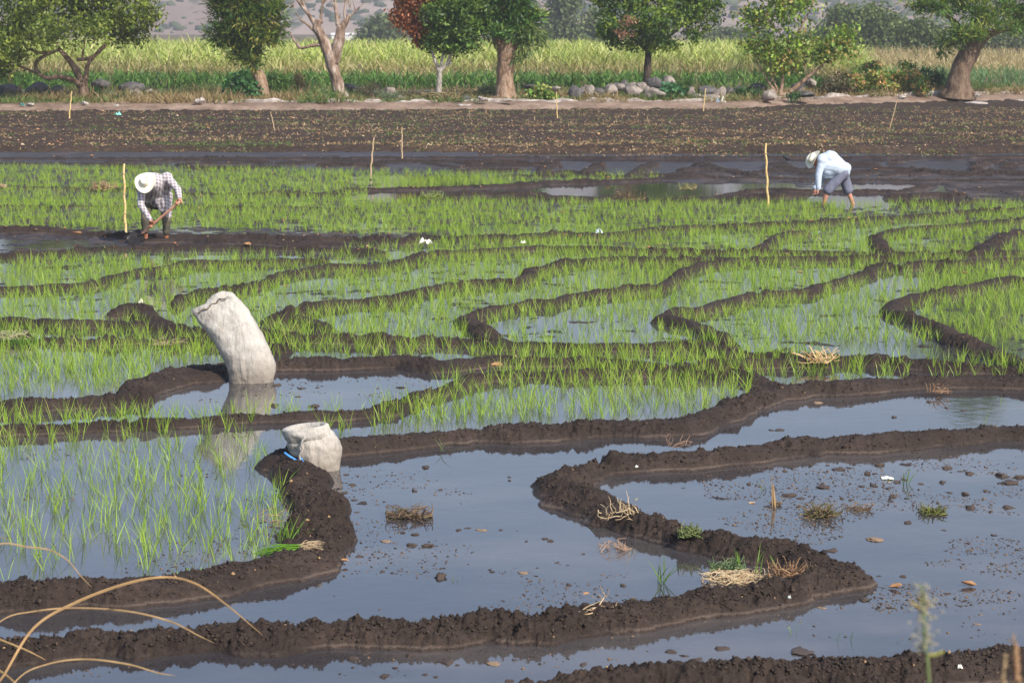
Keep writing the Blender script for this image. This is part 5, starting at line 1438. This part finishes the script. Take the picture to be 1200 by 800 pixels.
# crumbs on the ridges
n = 60000
px = rng.uniform(-40, 1240, n); py = rng.uniform(400, 800, n) ; X, Y = np_P(px, py, .06)
Hh, a_, b_ = terrain_height(X, Y)
k = (Hh > .045); X, Y, Hh = X[k], Y[k], Hh[k]; n = len(X)
V, Fc, c = fleck_mesh(X, Y, Hh + .003, rng.uniform(.006, .024, n) * rng.uniform(.3, 1.1, n), mixcol(n, [(.028,.019,.015),(.036,.025,.019),(.046,.032,.024),(.06,.042,.03)]), .8)
c = c.reshape(n, 6, 3); q = rng.random(n) < .012; c[q] = np.array([.36, .23, .12]); c = c.reshape(-1, 3)
o = mesh_obj("mud_crumbs", V, Fc, M['straw'], col=c, smooth=False); tag(o, "crumbled soil and straw bits scattered over the mud ridges", "debris", kind="stuff")
# leaf litter over the ploughed strip and far bunds
n = 9000
px = rng.uniform(-40, 1240, n); py = rng.uniform(129, 178, n); X, Y = np_P(px, py, .15); k = fbm(X * .3, Y * .5, 3, 88) + rng.random(n) * .3 > .63; X, Y = X[k], Y[k]; Z = field_h(X, Y) + .03; n = len(X)
cA = mixcol(n, [(.38,.19,.09),(.45,.27,.14),(.30,.18,.10),(.50,.38,.26),(.07,.048,.035)]); sA = rng.uniform(.02, .05, n) * np.where(rng.random(n) < .06, 2.2, 1)
V, Fc, c = fleck_mesh(X, Y, Z, sA, cA, .5)
n = 1500; px = rng.uniform(-40, 1240, n); py = rng.uniform(181, 300, n); X, Y = np_P(px, py, .05); Hh, a_, b_ = terrain_height(X, Y); k = (Hh > .01); X, Y, Hh, = X[k], Y[k], Hh[k]; n = len(X)
V2, F2, c2 = fleck_mesh(X, Y, Hh + .02, rng.uniform(.012, .05, n), mixcol(n, [(.36,.17,.08),(.35,.22,.13),(.05,.035,.027),(.06,.04,.03),(.24,.16,.10)]), .5)
V, Fc, c = cat([(V, Fc, c), (V2, F2, c2)])
o = mesh_obj("leaf_litter", V, Fc, M['straw'], col=c, smooth=False); tag(o, "orange leaf litter and clods strewn over the dark ploughed soil", "leaf litter", kind="stuff")

# ------------------------------------------------------------------ curled orange leaves and scraps
def leaf_curl(px, py, w, lab, z=.06, colr=(.40, .22, .11), name="dry_leaf", cat="leaf", grp="dry leaves on the mud"):
    p = P(px, py, z); s = w * p.y / F * .5
    V, Fc = [], []
    for i in range(7):
        for k in range(5):
            u = i / 6 * 2 - 1; v_ = (k / 2 - 1) * math.sqrt(max(.02, 1 - u * u)) * .5
            V.append((u, v_, .45 * v_ * v_ * 4 + .25 * u * u + random.uniform(-.05, .05)))
    for i in range(6):
        for k in range(4): Fc.append([i * 5 + k, (i + 1) * 5 + k, (i + 1) * 5 + k + 1, i * 5 + k + 1])
    o = mesh_obj(name, V, Fc, M['straw'], col=np.tile(np.array([colr]), (35, 1)) * rng.uniform(.8, 1.15, (35, 1)))
    o.location = p; o.scale = (s, s * 1.3, s * 1.1); o.rotation_euler = (random.uniform(-.3, .3), random.uniform(-.3, .3), random.uniform(-.5, .5))
    so = o.modifiers.new("s", 'SOLIDIFY'); so.thickness = .03
    tag(o, lab, cat, grp)
for px, py, w, z, lab in ((582,429,15,.10,"big curled orange leaf on the ridge past the tall sack"),(735,432,12,.04,"flat tan leaf lying beside the narrow puddle"),(715,424,6,.1,"tiny orange leaf on the ridge above the narrow puddle"),(335,336,7,.05,"small orange leaf among rice behind the tall sack"),
        (687,696,8,.03,"upright tan leaf by the thin bare twig"),(1050,688,16,.01,"rusty red leaf floating near the blurred weed"),(1081,705,18,.01,"cream leaf floating beneath the blurred weed"),(1135,685,18,.01,"flat tan leaf with a thin upright twig"),(937,308+12,8,.1,"orange leaf among rice on the middle plots"),
        (1130,320,7,.1,"orange leaf on the mud beside the hooked ridge"),(662,275,6,.12,"little orange leaf on the ridge near the white scrap"),(679,277,6,.12,"second little orange leaf on the ridge near the white scrap"),(950,259,6,.1,"pale orange leaf on the bund below the barelegged man"),(995,256,5,.1,"orange leaf on the bund past the barelegged man"),
        (90,274,12,.1,"tan leaf on the mud beside the digging man's puddle"),(290,287,10,.1,"tan leaf in front of the digging man's feet"),(1026,199,6,.1,"orange leaf in the puddle past the barelegged man"),(712,209,7,.1,"orange leaf beside the far puddles"),(107,183,6,.1,"orange leaf on the far dark mud beside the bamboo stake"),
        (760,432,8,.05,"short tan straw leaf past the narrow puddle"),(394,590,8,.02,"orange leaf at the water beside the curved ridge"),(404,665-8,10,.03,"tan leaf on the waterline of the curved ridge")):
    leaf_curl(px, py, w, lab, z)
def scrap(px, py, w, h, lab, z=.1, mat=None, name="plastic_scrap", colr=(.85, .84, .82), n=9):
    p = P(px, py, z); s = p.y / F
    V, Fc = [], []
    for i in range(n):
        for k in range(n):
            u = i / (n - 1) * 2 - 1; v_ = k / (n - 1) * 2 - 1
            h_ = abs(vnoise(np.array([u * 2.3 + px]), np.array([v_ * 2.3 + py]), 5)[0] - .3) * (1.3 - u * u) * 1.3
            V.append((u * w * .5 * s, v_ * w * .4 * s * (1 - .3 * abs(u)), h_ * h * s))
    for i in range(n - 1):
        for k in range(n - 1): Fc.append([i * n + k, (i + 1) * n + k, (i + 1) * n + k + 1, i * n + k + 1])
    o = mesh_obj(name, V, Fc, M['straw'], col=np.tile(np.array([colr]), (n * n, 1)), smooth=False)
    o.location = p; so = o.modifiers.new("s", 'SOLIDIFY'); so.thickness = .004
    tag(o, lab, "litter")
scrap(499, 286, 15, 9, "crumpled white plastic scrap on the ridge among the rice")
scrap(702, 273, 8, 6, "small pale blue-white scrap on the far ridge", colr=(.7, .78, .88))
scrap(613, 285, 6, 5, "tiny white scrap among the rice past the larger one")
scrap(165, 355, 5, 7, "small cream scrap among the rice by the mud mound", colr=(.8, .76, .62))
scrap(138, 135, 8, 5, "turquoise and white litter on the edge of the ploughed strip", colr=(.3, .75, .7), z=.2)
scrap(847, 121, 7, 8, "crumpled white bag by the end of the boulder heap", z=.35)
scrap(841, 121, 6, 6, "pale blue plastic scrap beside the crumpled white bag", z=.35, colr=(.35, .5, .75))
scrap(26, 124, 6, 4, "dark teal litter on the bank near the picture edge", z=.35, colr=(.08, .3, .3))
scrap(446, 731, 3, 2, "tiny white chip on the longest ridge", z=.12)
scrap(746, 729-182, 4, 3, "little white chip near the broken pale straw", z=.14)
scrap(1040, 560, 14, 2, "thin white flake floating among the mud lumps", z=.01)
scrap(925, 700, 4, 4, "small bluish chip on the pointed arm's near flank", z=.10, colr=(.7, .75, .8))
scrap(1125, 782, 6, 5, "white scrap on the nearest ridge beside the blurred weed", z=.10)
scrap(500, 4, 1, 1, "x") if False else None

# ------------------------------------------------------------------ dead straw, weeds and tufts
def tangle(name, lab, px, py, wpx, hpx, z, n, cols, cat, thick=.004, up=.6, jag=.5, grp=None, spread_y=None):
    p = P(px, py, z); s = p.y / F; W = wpx * s; Hh = hpx * s
    ps, cs = [], []
    for k in range(n):
        a = Vector((max(-.5, min(.5, random.gauss(0, .23))) * W, random.gauss(0, .16) * (spread_y or W), random.uniform(0, .25) * Hh))
        pts = [a]; d = Vector((random.uniform(-1, 1), random.uniform(-.6, .6), random.uniform(-.1, up))).normalized()
        Ls = random.uniform(.18, .5) * max(W, Hh) / 3
        for j in range(4):
            d = (d + Vector((random.uniform(-jag, jag), random.uniform(-jag, jag), random.uniform(-jag, jag)))).normalized()
            q = pts[-1] + d * Ls; q.x = max(-W * .55, min(W * .55, q.x)); q.z = max(.002, min(Hh, q.z)); pts.append(q)
        r = thick * random.uniform(.6, 1.3)
        V, Fc = tube(pts, [r, r, r * .8, r * .7, r * .4], 5); ps.append((V, Fc))
        cs.append(np.tile(np.array(random.choice(cols)) * random.uniform(.8, 1.2), (len(V), 1)))
    V, Fc = join(ps)
    o = mesh_obj(name, V, Fc, M['straw'], col=np.vstack(cs)); o.location = p; tag(o, lab, cat, grp); return o
PALE = [(.55,.42,.26),(.62,.50,.33),(.45,.32,.19)]; BRN = [(.16,.10,.06),(.24,.16,.09),(.10,.07,.045)]
GRN = [(.12,.22,.04),(.16,.28,.05),(.09,.15,.04)]
tangle("straw_tangle", "pale broken straw tangle on top of the pointed mud arm", 728, 606, 50, 34, .10, 34, PALE, "straw", .0035, 1.0, .7)
tangle("straw_tangle", "pinkish straw roots hanging at the waterline of the mud arm", 725, 645, 44, 12, .0, 20, [(.36,.22,.15),(.45,.30,.2)], "straw", .003)
tangle("straw_tangle", "bleached straw mat on the water inside the pointed mud arm", 862, 679, 75, 7, .005, 170, PALE, "straw", .0032, .12, .9)
tangle("dead_weed", "rusty brown dead weed on the near flank of the pointed arm", 925, 676, 46, 24, .07, 90, [(.30,.17,.09),(.38,.24,.13),(.20,.12,.07)], "dead weed", .004, .6)
tangle("dead_weed", "brown floating clump of dead weed in the central pool", 480, 606, 50, 12, .0, 130, [(.14,.10,.055),(.20,.14,.08),(.10,.085,.045),(.17,.10,.09)], "dead weed", .0045, .5)
tangle("dead_weed", "brown floating clump of dead weed in the shallow pool", 962, 604, 48, 14, .0, 120, [(.14,.10,.055),(.20,.14,.08),(.16,.15,.06)], "dead weed", .0045, .5)
tangle("dead_weed", "low brown weed clump just past the floating one", 1006, 597, 30, 7, .0, 40, BRN, "dead weed", .0035, .4)
tangle("dead_weed", "mossy green-topped clump in the shallow pool", 1093, 601, 30, 9, .0, 90, [(.12,.14,.03),(.18,.19,.05),(.08,.07,.03)], "dead weed", .0045, .5)
tangle("water_weed", "sage-green succulent weed on the crest of the pointed arm", 808, 628, 26, 22, .10, 120, [(.14,.18,.06),(.20,.23,.09),(.10,.12,.05)], "weed", .006, .5)
tangle("water_weed", "bluish green succulent weed by the bleached straw mat", 852, 668, 40, 14, .02, 90, [(.11,.17,.07),(.16,.22,.10)], "weed", .005, .5)
tangle("straw_tangle", "orange-tan straw tangle on the ridge amid rice", 958, 423, 56, 15, .09, 40, [(.52,.34,.17),(.60,.42,.24)], "straw", .008, .4)
tangle("bare_twig", "branching bare twig lying across a dark lump on the longest ridge", 693, 719, 56, 18, .09, 9, [(.42,.30,.18),(.5,.38,.24)], "twig", .005, .5)
tangle("bare_twig", "thin twigs rising from the longest ridge into the pool", 705, 705, 20, 26, .03, 7, [(.35,.25,.16)], "twig", .003, 1.5)
tangle("straw_heap", "brown straw heap among far rice rows beside the digging man", 122, 222, 26, 9, .05, 120, [(.34,.22,.12),(.42,.29,.17)], "straw", .012, .4)
tangle("straw_heap", "pale straw heap at the picture edge beyond the rice", 2, 220, 12, 9, .05, 50, [(.45,.34,.2)], "straw", .012, .4)
tangle("straw_heap", "brown straw heap below the slender white-stemmed tree", 518, 119, 44, 10, .42, 150, [(.26,.18,.09),(.34,.25,.13),(.18,.16,.07)], "straw", .03, .5)
tangle("dead_weed", "pinkish dead weeds on the upper ridge's edge", 795, 523, 34, 14, .03, 24, [(.38,.24,.17),(.28,.18,.12)], "dead weed", .0035)
tangle("dead_weed", "tan roots on the ridge beside the water at the tall rice", 1100, 461, 30, 12, .03, 26, [(.42,.25,.15),(.30,.19,.12)], "dead weed", .004)
tangle("straw_tangle", "straw bits on the curved ridge beside the rice bundle", 322, 612, 44, 44, .02, 26, [(.40,.28,.18),(.24,.16,.11)], "straw", .003, .5, spread_y=.9)
tangle("straw_tangle", "pale straw lying on the mud behind the dark grass tuft", 12, 397, 52, 9, .07, 44, [(.40,.34,.24),(.5,.42,.3)], "straw", .005, .3)
tangle("straw_tangle", "tan straw on the far ridge near the digging man", 200, 402, 40, 7, .06, 26, [(.36,.27,.18)], "straw", .005, .3)
tangle("water_weed", "low green weed cushion among the far puddles", 506+0, 232, 24, 8, .06, 80, [(.20,.26,.08),(.26,.25,.10)], "weed", .012, .5)
tangle("water_weed", "tan-green weed cushion on the far bund near the bamboo stake", 806, 222, 18, 8, .08, 60, [(.24,.24,.09),(.30,.24,.12)], "weed", .012, .5)
tangle("dead_weed", "brown brush clump on the far bund beside the puddles", 738, 234, 34, 9, .1, 60, [(.12,.085,.05),(.20,.14,.08)], "dead weed", .010, .5)
def tuft(name, lab, px, py, hpx, n, cols, z=0., lean=.5, W=.010, grp=None, cat="grass tuft", curl=.6, rad=.02):
    p = P(px, py, z); s = p.y / F
    base = np.concatenate([rng.normal(0, rad, (n, 2)), np.full((n, 1), -.01)], 1)
    V, Fc, c = blades(base, rng.uniform(.55, 1.1, n) * hpx * s, rng.uniform(.7, 1.2, n) * W, rng.uniform(0, 6.28, n), rng.uniform(.02, lean, n), rng.uniform(.05, curl, n), mixcol(n, cols), None, 4)
    o = mesh_obj(name, V, Fc, M['rice'], col=c); o.location = p; tag(o, lab, cat, grp); return o
tuft("grass_tuft", "green grass tuft growing from water beside the pointed mud arm", 775, 682, 42, 11, GRN, lean=.6)
tuft("dead_stalk", "pale dead stalk standing upright in the shallow pool", 907, 594, 44, 3, [(.50,.32,.17)], lean=.15, W=.014, cat="dead stalk", curl=.2, rad=.008)
tangle("dead_weed", "brown root clump at the foot of the pale dead stalk", 909, 592, 14, 8, 0, 30, BRN, "dead weed", .004)
tangle("bent_straw", "single bent pale straw poking from the shallow pool", 877, 590, 24, 10, 0, 1, [(.62,.42,.24)], "straw", .006, .3, .3)
tuft("grass_tuft", "thin green sprout among the mud lumps of the shallow pool", 1061, 566, 26, 5, GRN, lean=.4)
tuft("grass_tuft", "short dark green sprout near the pale dead stalk", 896, 574, 14, 5, [(.08,.14,.04)], lean=.4)
tuft("grass_tuft", "tall twin green blades on top of the pointed mud arm", 889, 672, 44, 4, GRN, .05, lean=.35, W=.012)
tuft("grass_tuft", "short green blades on the arm beside the twin tall ones", 865, 660, 26, 5, GRN, .08, lean=.6)
tuft("grass_tuft", "small green blades leaning past the rusty dead weed", 908, 664, 22, 4, GRN, .09, lean=.7)
tuft("grass_tuft", "drooping green plant on the ridge above the central pool", 521, 527, 30, 8, [(.22,.28,.12),(.16,.22,.08)], .03, lean=1.2, curl=1.5)
tuft("grass_tuft", "single green shoot in the long pool by the reflected tree", 1154, 498, 28, 3, GRN, lean=.3)
tuft("grass_tuft", "thin green shoot floating near the pointed arm's tip", 986, 750, 18, 3, GRN, lean=.5)
tuft("grass_tuft", "faint upright green shoot below the pointed arm", 929, 741, 18, 2, GRN, lean=.2)
tuft("grass_tuft", "tiny green shoot in the open central pool", 532, 681, 8, 3, GRN, lean=.3)
tuft("grass_tuft", "dark green mossy tuft on the mud between two rice strips", 30, 402, 12, 120, [(.04,.12,.02),(.06,.15,.02)], .08, lean=1.0, rad=.12)
tuft("grass_tuft", "bushy green rice tuft on the inner side of the curved ridge", 337, 634, 42, 26, [(.14,.27,.04),(.20,.33,.05)], .04, lean=.7, W=.011, rad=.05)
tuft("grass_tuft", "low pale green scum of sprouts along the curved ridge", 232, 672, 6, 160, [(.22,.38,.05),(.28,.42,.08)], 0.0, lean=1.3, rad=.09)
tuft("grass_tuft", "spiky green seedlings on the curved ridge near the sack", 318, 588, 34, 14, [(.16,.28,.04)], .02, lean=.8, rad=.05)

# bundle of pulled rice seedlings lying on the curved ridge
p = P(352, 645, .10); root = Vector(p)
t = empty("seedling_bundle", root, "uprooted bundle of green seedlings with pale roots lying on the curved ridge", "seedling bundle")
ps, cs = [], []
for k in range(90):
    a = Vector((random.uniform(-.01, .03), random.uniform(-.03, .03), random.uniform(.0, .045)))
    e = a + Vector((-random.uniform(.22, .36), random.uniform(-.08, .05), -.02 - random.uniform(0, .08)))
    mm = a.lerp(e, .5) + Vector((0, random.uniform(-.01, .01), random.uniform(.0, .03)))
    V, Fc = tube([a, mm, e], [.0028, .0026, .001], 4); ps.append((V, Fc)); cs.append(np.tile(np.array(random.choice([(.16,.34,.03),(.24,.44,.05),(.12,.26,.03)])), (len(V), 1)))
V, Fc = join(ps); mesh_obj("leaves", V, Fc, M['rice'], t, np.vstack(cs))
ps = []
for k in range(70):
    a = Vector((random.uniform(-.02, .03), random.uniform(-.03, .03), random.uniform(.0, .05)))
    e = a + Vector((random.uniform(.06, .17), random.uniform(-.07, .05), random.uniform(-.05, .03)))
    ps.append(tube([a, a.lerp(e, .5) + Vector((0, 0, random.uniform(-.01, .03))), e], [.0026, .002, .001], 4))
V, Fc = join(ps); mesh_obj("roots", V, Fc, M['straw'], t, np.tile(np.array([[.55, .42, .27]]), (len(V), 1)))

# ------------------------------------------------------------------ arching dry grass and weeds on the near bank
def strip(pts, widths, colr, wk=1.0):
    pts = [Vector(p) for p in pts]; m_ = len(pts); q, w = [], []
    for i in range(m_ - 1):
        p0 = pts[max(i - 1, 0)]; p1 = pts[i]; p2 = pts[i + 1]; p3 = pts[min(i + 2, m_ - 1)]
        for j in range(8):
            t_ = j / 8
            q.append(0.5 * ((2 * p1) + (p2 - p0) * t_ + (2 * p0 - 5 * p1 + 4 * p2 - p3) * t_ * t_ + (3 * p1 - p0 - 3 * p2 + p3) * t_ ** 3)); w.append((widths[i] * (1 - t_) + widths[i + 1] * t_) * wk)
    q.append(pts[-1]); w.append(widths[-1] * wk)
    V, Fc = [], []
    for i, p in enumerate(q):
        d = (q[min(i + 1, len(q) - 1)] - q[max(i - 1, 0)]).normalized()
        s = d.cross(Vector((.15, 1, .25))).normalized(); up = s.cross(d)
        for a, h in ((-.5, .05), (-.12, 0), (.12, 0), (.5, .07)):
            V.append(tuple(p + s * a * w[i] + up * h * w[i]))
    for i in range(len(q) - 1):
        for k in range(3): Fc.append([i * 4 + k, i * 4 + k + 1, (i + 1) * 4 + k + 1, (i + 1) * 4 + k])
    V = np.array(V); c = np.tile(np.array([colr]), (len(V), 1)) * (.55 + .9 * np.repeat(fbm(np.arange(len(q)) * .35, np.full(len(q), len(q) * 1.7 + widths[0] * 999), 3, 5), 4)[:, None]) * np.tile([1.0, .72, .72, 1.08], len(q))[:, None]; return V, Fc, c
Yg = 9.5; root = Vector((PD(-60, 800, Yg).x, Yg, .72))
t = empty("dry_grass", root, "long arching dry straw-coloured grass blades in front of the longest ridge", "grass")
BL = [([(-60,930),(-20,830),(5,790),(40,735),(90,705),(150,683),(195,676),(230,684),(265,708),(308,744)], [.02,.02,.02,.022,.026,.026,.022,.022,.018,.003], 0, (.50,.31,.15)),
      ([(-80,900),(-50,780),(0,728),(40,716),(90,712),(150,716),(200,728),(232,744),(251,753)], [.012,.012,.012,.014,.016,.02,.02,.014,.003], .15, (.52,.34,.18)),
      ([(-90,860),(-60,700),(-10,641),(35,641),(60,645),(80,657),(95,675),(107,687)], [.012,.014,.016,.016,.016,.014,.01,.003], -.1, (.50,.33,.19)),
      ([(-70,900),(-50,790),(-20,742),(0,749),(30,761),(54,773)], [.02,.02,.02,.02,.018,.003], .1, (.58,.38,.19)),
      ([(-40,900),(-15,850),(20,796),(55,778),(100,772),(150,778),(185,788),(206,791)], [.012,.012,.012,.014,.018,.02,.014,.003], -.15, (.50,.33,.17)),
      ([(-60,900),(-40,800),(-10,783),(18,800),(40,830)], [.02,.022,.022,.022,.02], .05, (.50,.33,.17)),
      ([(-100,930),(-70,860),(-45,815),(-20,800),(12,806),(30,840)], [.015,.016,.016,.016,.014,.004], .2, (.45,.3,.15)),
      ([(-40,900),(-30,700),(-10,633),(12,634)], [.010,.010,.008,.003], .3, (.45,.3,.17))]
for pts, wd, dy, cl_ in BL:
    pp = [PD(a, c_, Yg + dy) - root for a, c_ in pts]; pp[0] = Vector((random.uniform(-.1, .1), random.uniform(-.1, .1), -.05))
    V, Fc, c = strip(pp, wd, tuple(min(.8, q_ * 1.25) for q_ in cl_), .46); mesh_obj("blade", V, Fc, M['straw'], t, c)
# blurred weeds close to the lens
def spike_weed(lab, px_base, stem, head, Yw, colh, cols, nh, wh):
    r0 = PD(px_base[0], px_base[1], Yw); zb = 2.35 * min(1, (12.1 - Yw) / 8.6) - .03
    root = Vector((r0.x, Yw, zb)); t = empty("flowering_weed", root, lab, "weed")
    pp = [Vector((0, 0, -.02))] + [PD(a, c_, Yw) - root for a, c_ in stem]
    V, Fc = tube(pp, [.0022] * (len(pp) - 1) + [.0008], 6); mesh_obj("stem", V, Fc, M['rice'], t, np.tile(np.array([cols]), (len(V), 1)))
    ps, cs = [], []
    for k in range(nh):
        u = random.random(); i = min(int(u * (len(head) - 1)), len(head) - 2); f = u * (len(head) - 1) - i
        c0 = PD(head[i][0] * (1 - f) + head[i + 1][0] * f + random.gauss(0, wh * .45), head[i][1] * (1 - f) + head[i + 1][1] * f, Yw + random.gauss(0, .006)) - root
        V, Fc = ellip(c0, (.0019, .0019, .0026), Quaternion((random.random(), random.random(), random.random(), 1)).normalized(), 8); ps.append((V, Fc)); cs.append(np.tile(np.array(random.choice(colh)), (len(V), 1)))
    V, Fc = join(ps); mesh_obj("flower_head", V, Fc, M['straw'], t, np.vstack(cs)); return t, root
t, root = spike_weed("out-of-focus flowering weed with pale fluffy head and green stem", (1087, 800), [(1087,860),(1088,790),(1086,766),(1083,740),(1082,700),(1078,682)], [(1087,766),(1084,735),(1082,710),(1077,684)], 3.2, [(.30,.28,.20),(.22,.21,.15),(.38,.34,.24)], (.22,.28,.12), 120, 15)
for a in (([(1088,768),(1098,766),(1106,763)],), ([(1081,703),(1078,705)], )):
    V, Fc, c = strip([PD(x, y, 3.2) - root for x, y in a[0]], [.005] * len(a[0]), (.42,.40,.14)); mesh_obj("leaf", V, Fc, M['rice'], t, c)
V, Fc, c = strip([PD(x, y, 3.2) - root for x, y in [(1067,704),(1075,710),(1085,717)]], [.005, .004, .003], (.55,.42,.18)); mesh_obj("leaf", V, Fc, M['rice'], t, c)
spike_weed("out-of-focus orange-brown dry weed stalk beside the pale flowering one", (1193, 800), [(1194,860),(1192,790),(1189,760),(1188,742)], [(1192,800),(1190,770),(1188,742)], 3.1, [(.42,.26,.14),(.36,.20,.12)], (.36,.24,.13), 50, 5)
spike_weed("short blurred dry stalk low beside the orange-brown weed", (1177, 810), [(1177,860),(1176,800),(1177,765)], [(1177,800),(1177,768)], 3.1, [(.40,.28,.16)], (.34,.25,.14), 14, 4)

# distant white shed at the foot of the hills
b = PD(401, 50, 640); t = empty("shed", (b.x, 640, .3), "tiny distant pale shed at the foot of the hills beyond the dead tree", "shed")
def box(x0, x1, y0, y1, z0, z1): return [(x0,y0,z0),(x1,y0,z0),(x1,y1,z0),(x0,y1,z0),(x0,y0,z1),(x1,y0,z1),(x1,y1,z1),(x0,y1,z1)], [[3,2,1,0],[4,5,6,7],[0,1,5,4],[1,2,6,5],[2,3,7,6],[3,0,4,7]]
M['white'] = simple_mat("white_wall", [(0.3, (.6, .58, .56)), (0.7, (.72, .7, .68))], 1, .9, .1)
V, Fc = box(-3, 3, 0, 4, -.5, 1.6); mesh_obj("wall", V, Fc, M['white'], t, smooth=False)
V, Fc = [(-3.2,-.2,1.6),(3.2,-.2,1.6),(3.2,4.2,1.6),(-3.2,4.2,1.6),(-3.2,2,2.2),(3.2,2,2.2)], [[0,1,5,4],[2,3,4,5],[0,4,3],[1,2,5],[3,2,1,0]]; mesh_obj("roof", V, Fc, M['white'], t, smooth=False)

# ------------------------------------------------------------------ haze
def_h = 0.00052
m = bpy.data.materials.new("haze"); m.use_nodes = True; nt = m.node_tree; nt.nodes.clear()
pv = nt.nodes.new("ShaderNodeVolumePrincipled"); pv.inputs["Color"].default_value = (.86, .87, .92, 1); pv.inputs["Density"].default_value = def_h; pv.inputs["Anisotropy"].default_value = 0.3
out = nt.nodes.new("ShaderNodeOutputMaterial"); nt.links.new(pv.outputs[0], out.inputs["Volume"])
V, Fc = box(-2000, 2000, -30, 3300, -60, 330)
o = mesh_obj("haze", V, Fc, m, smooth=False); tag(o, kind="stuff")
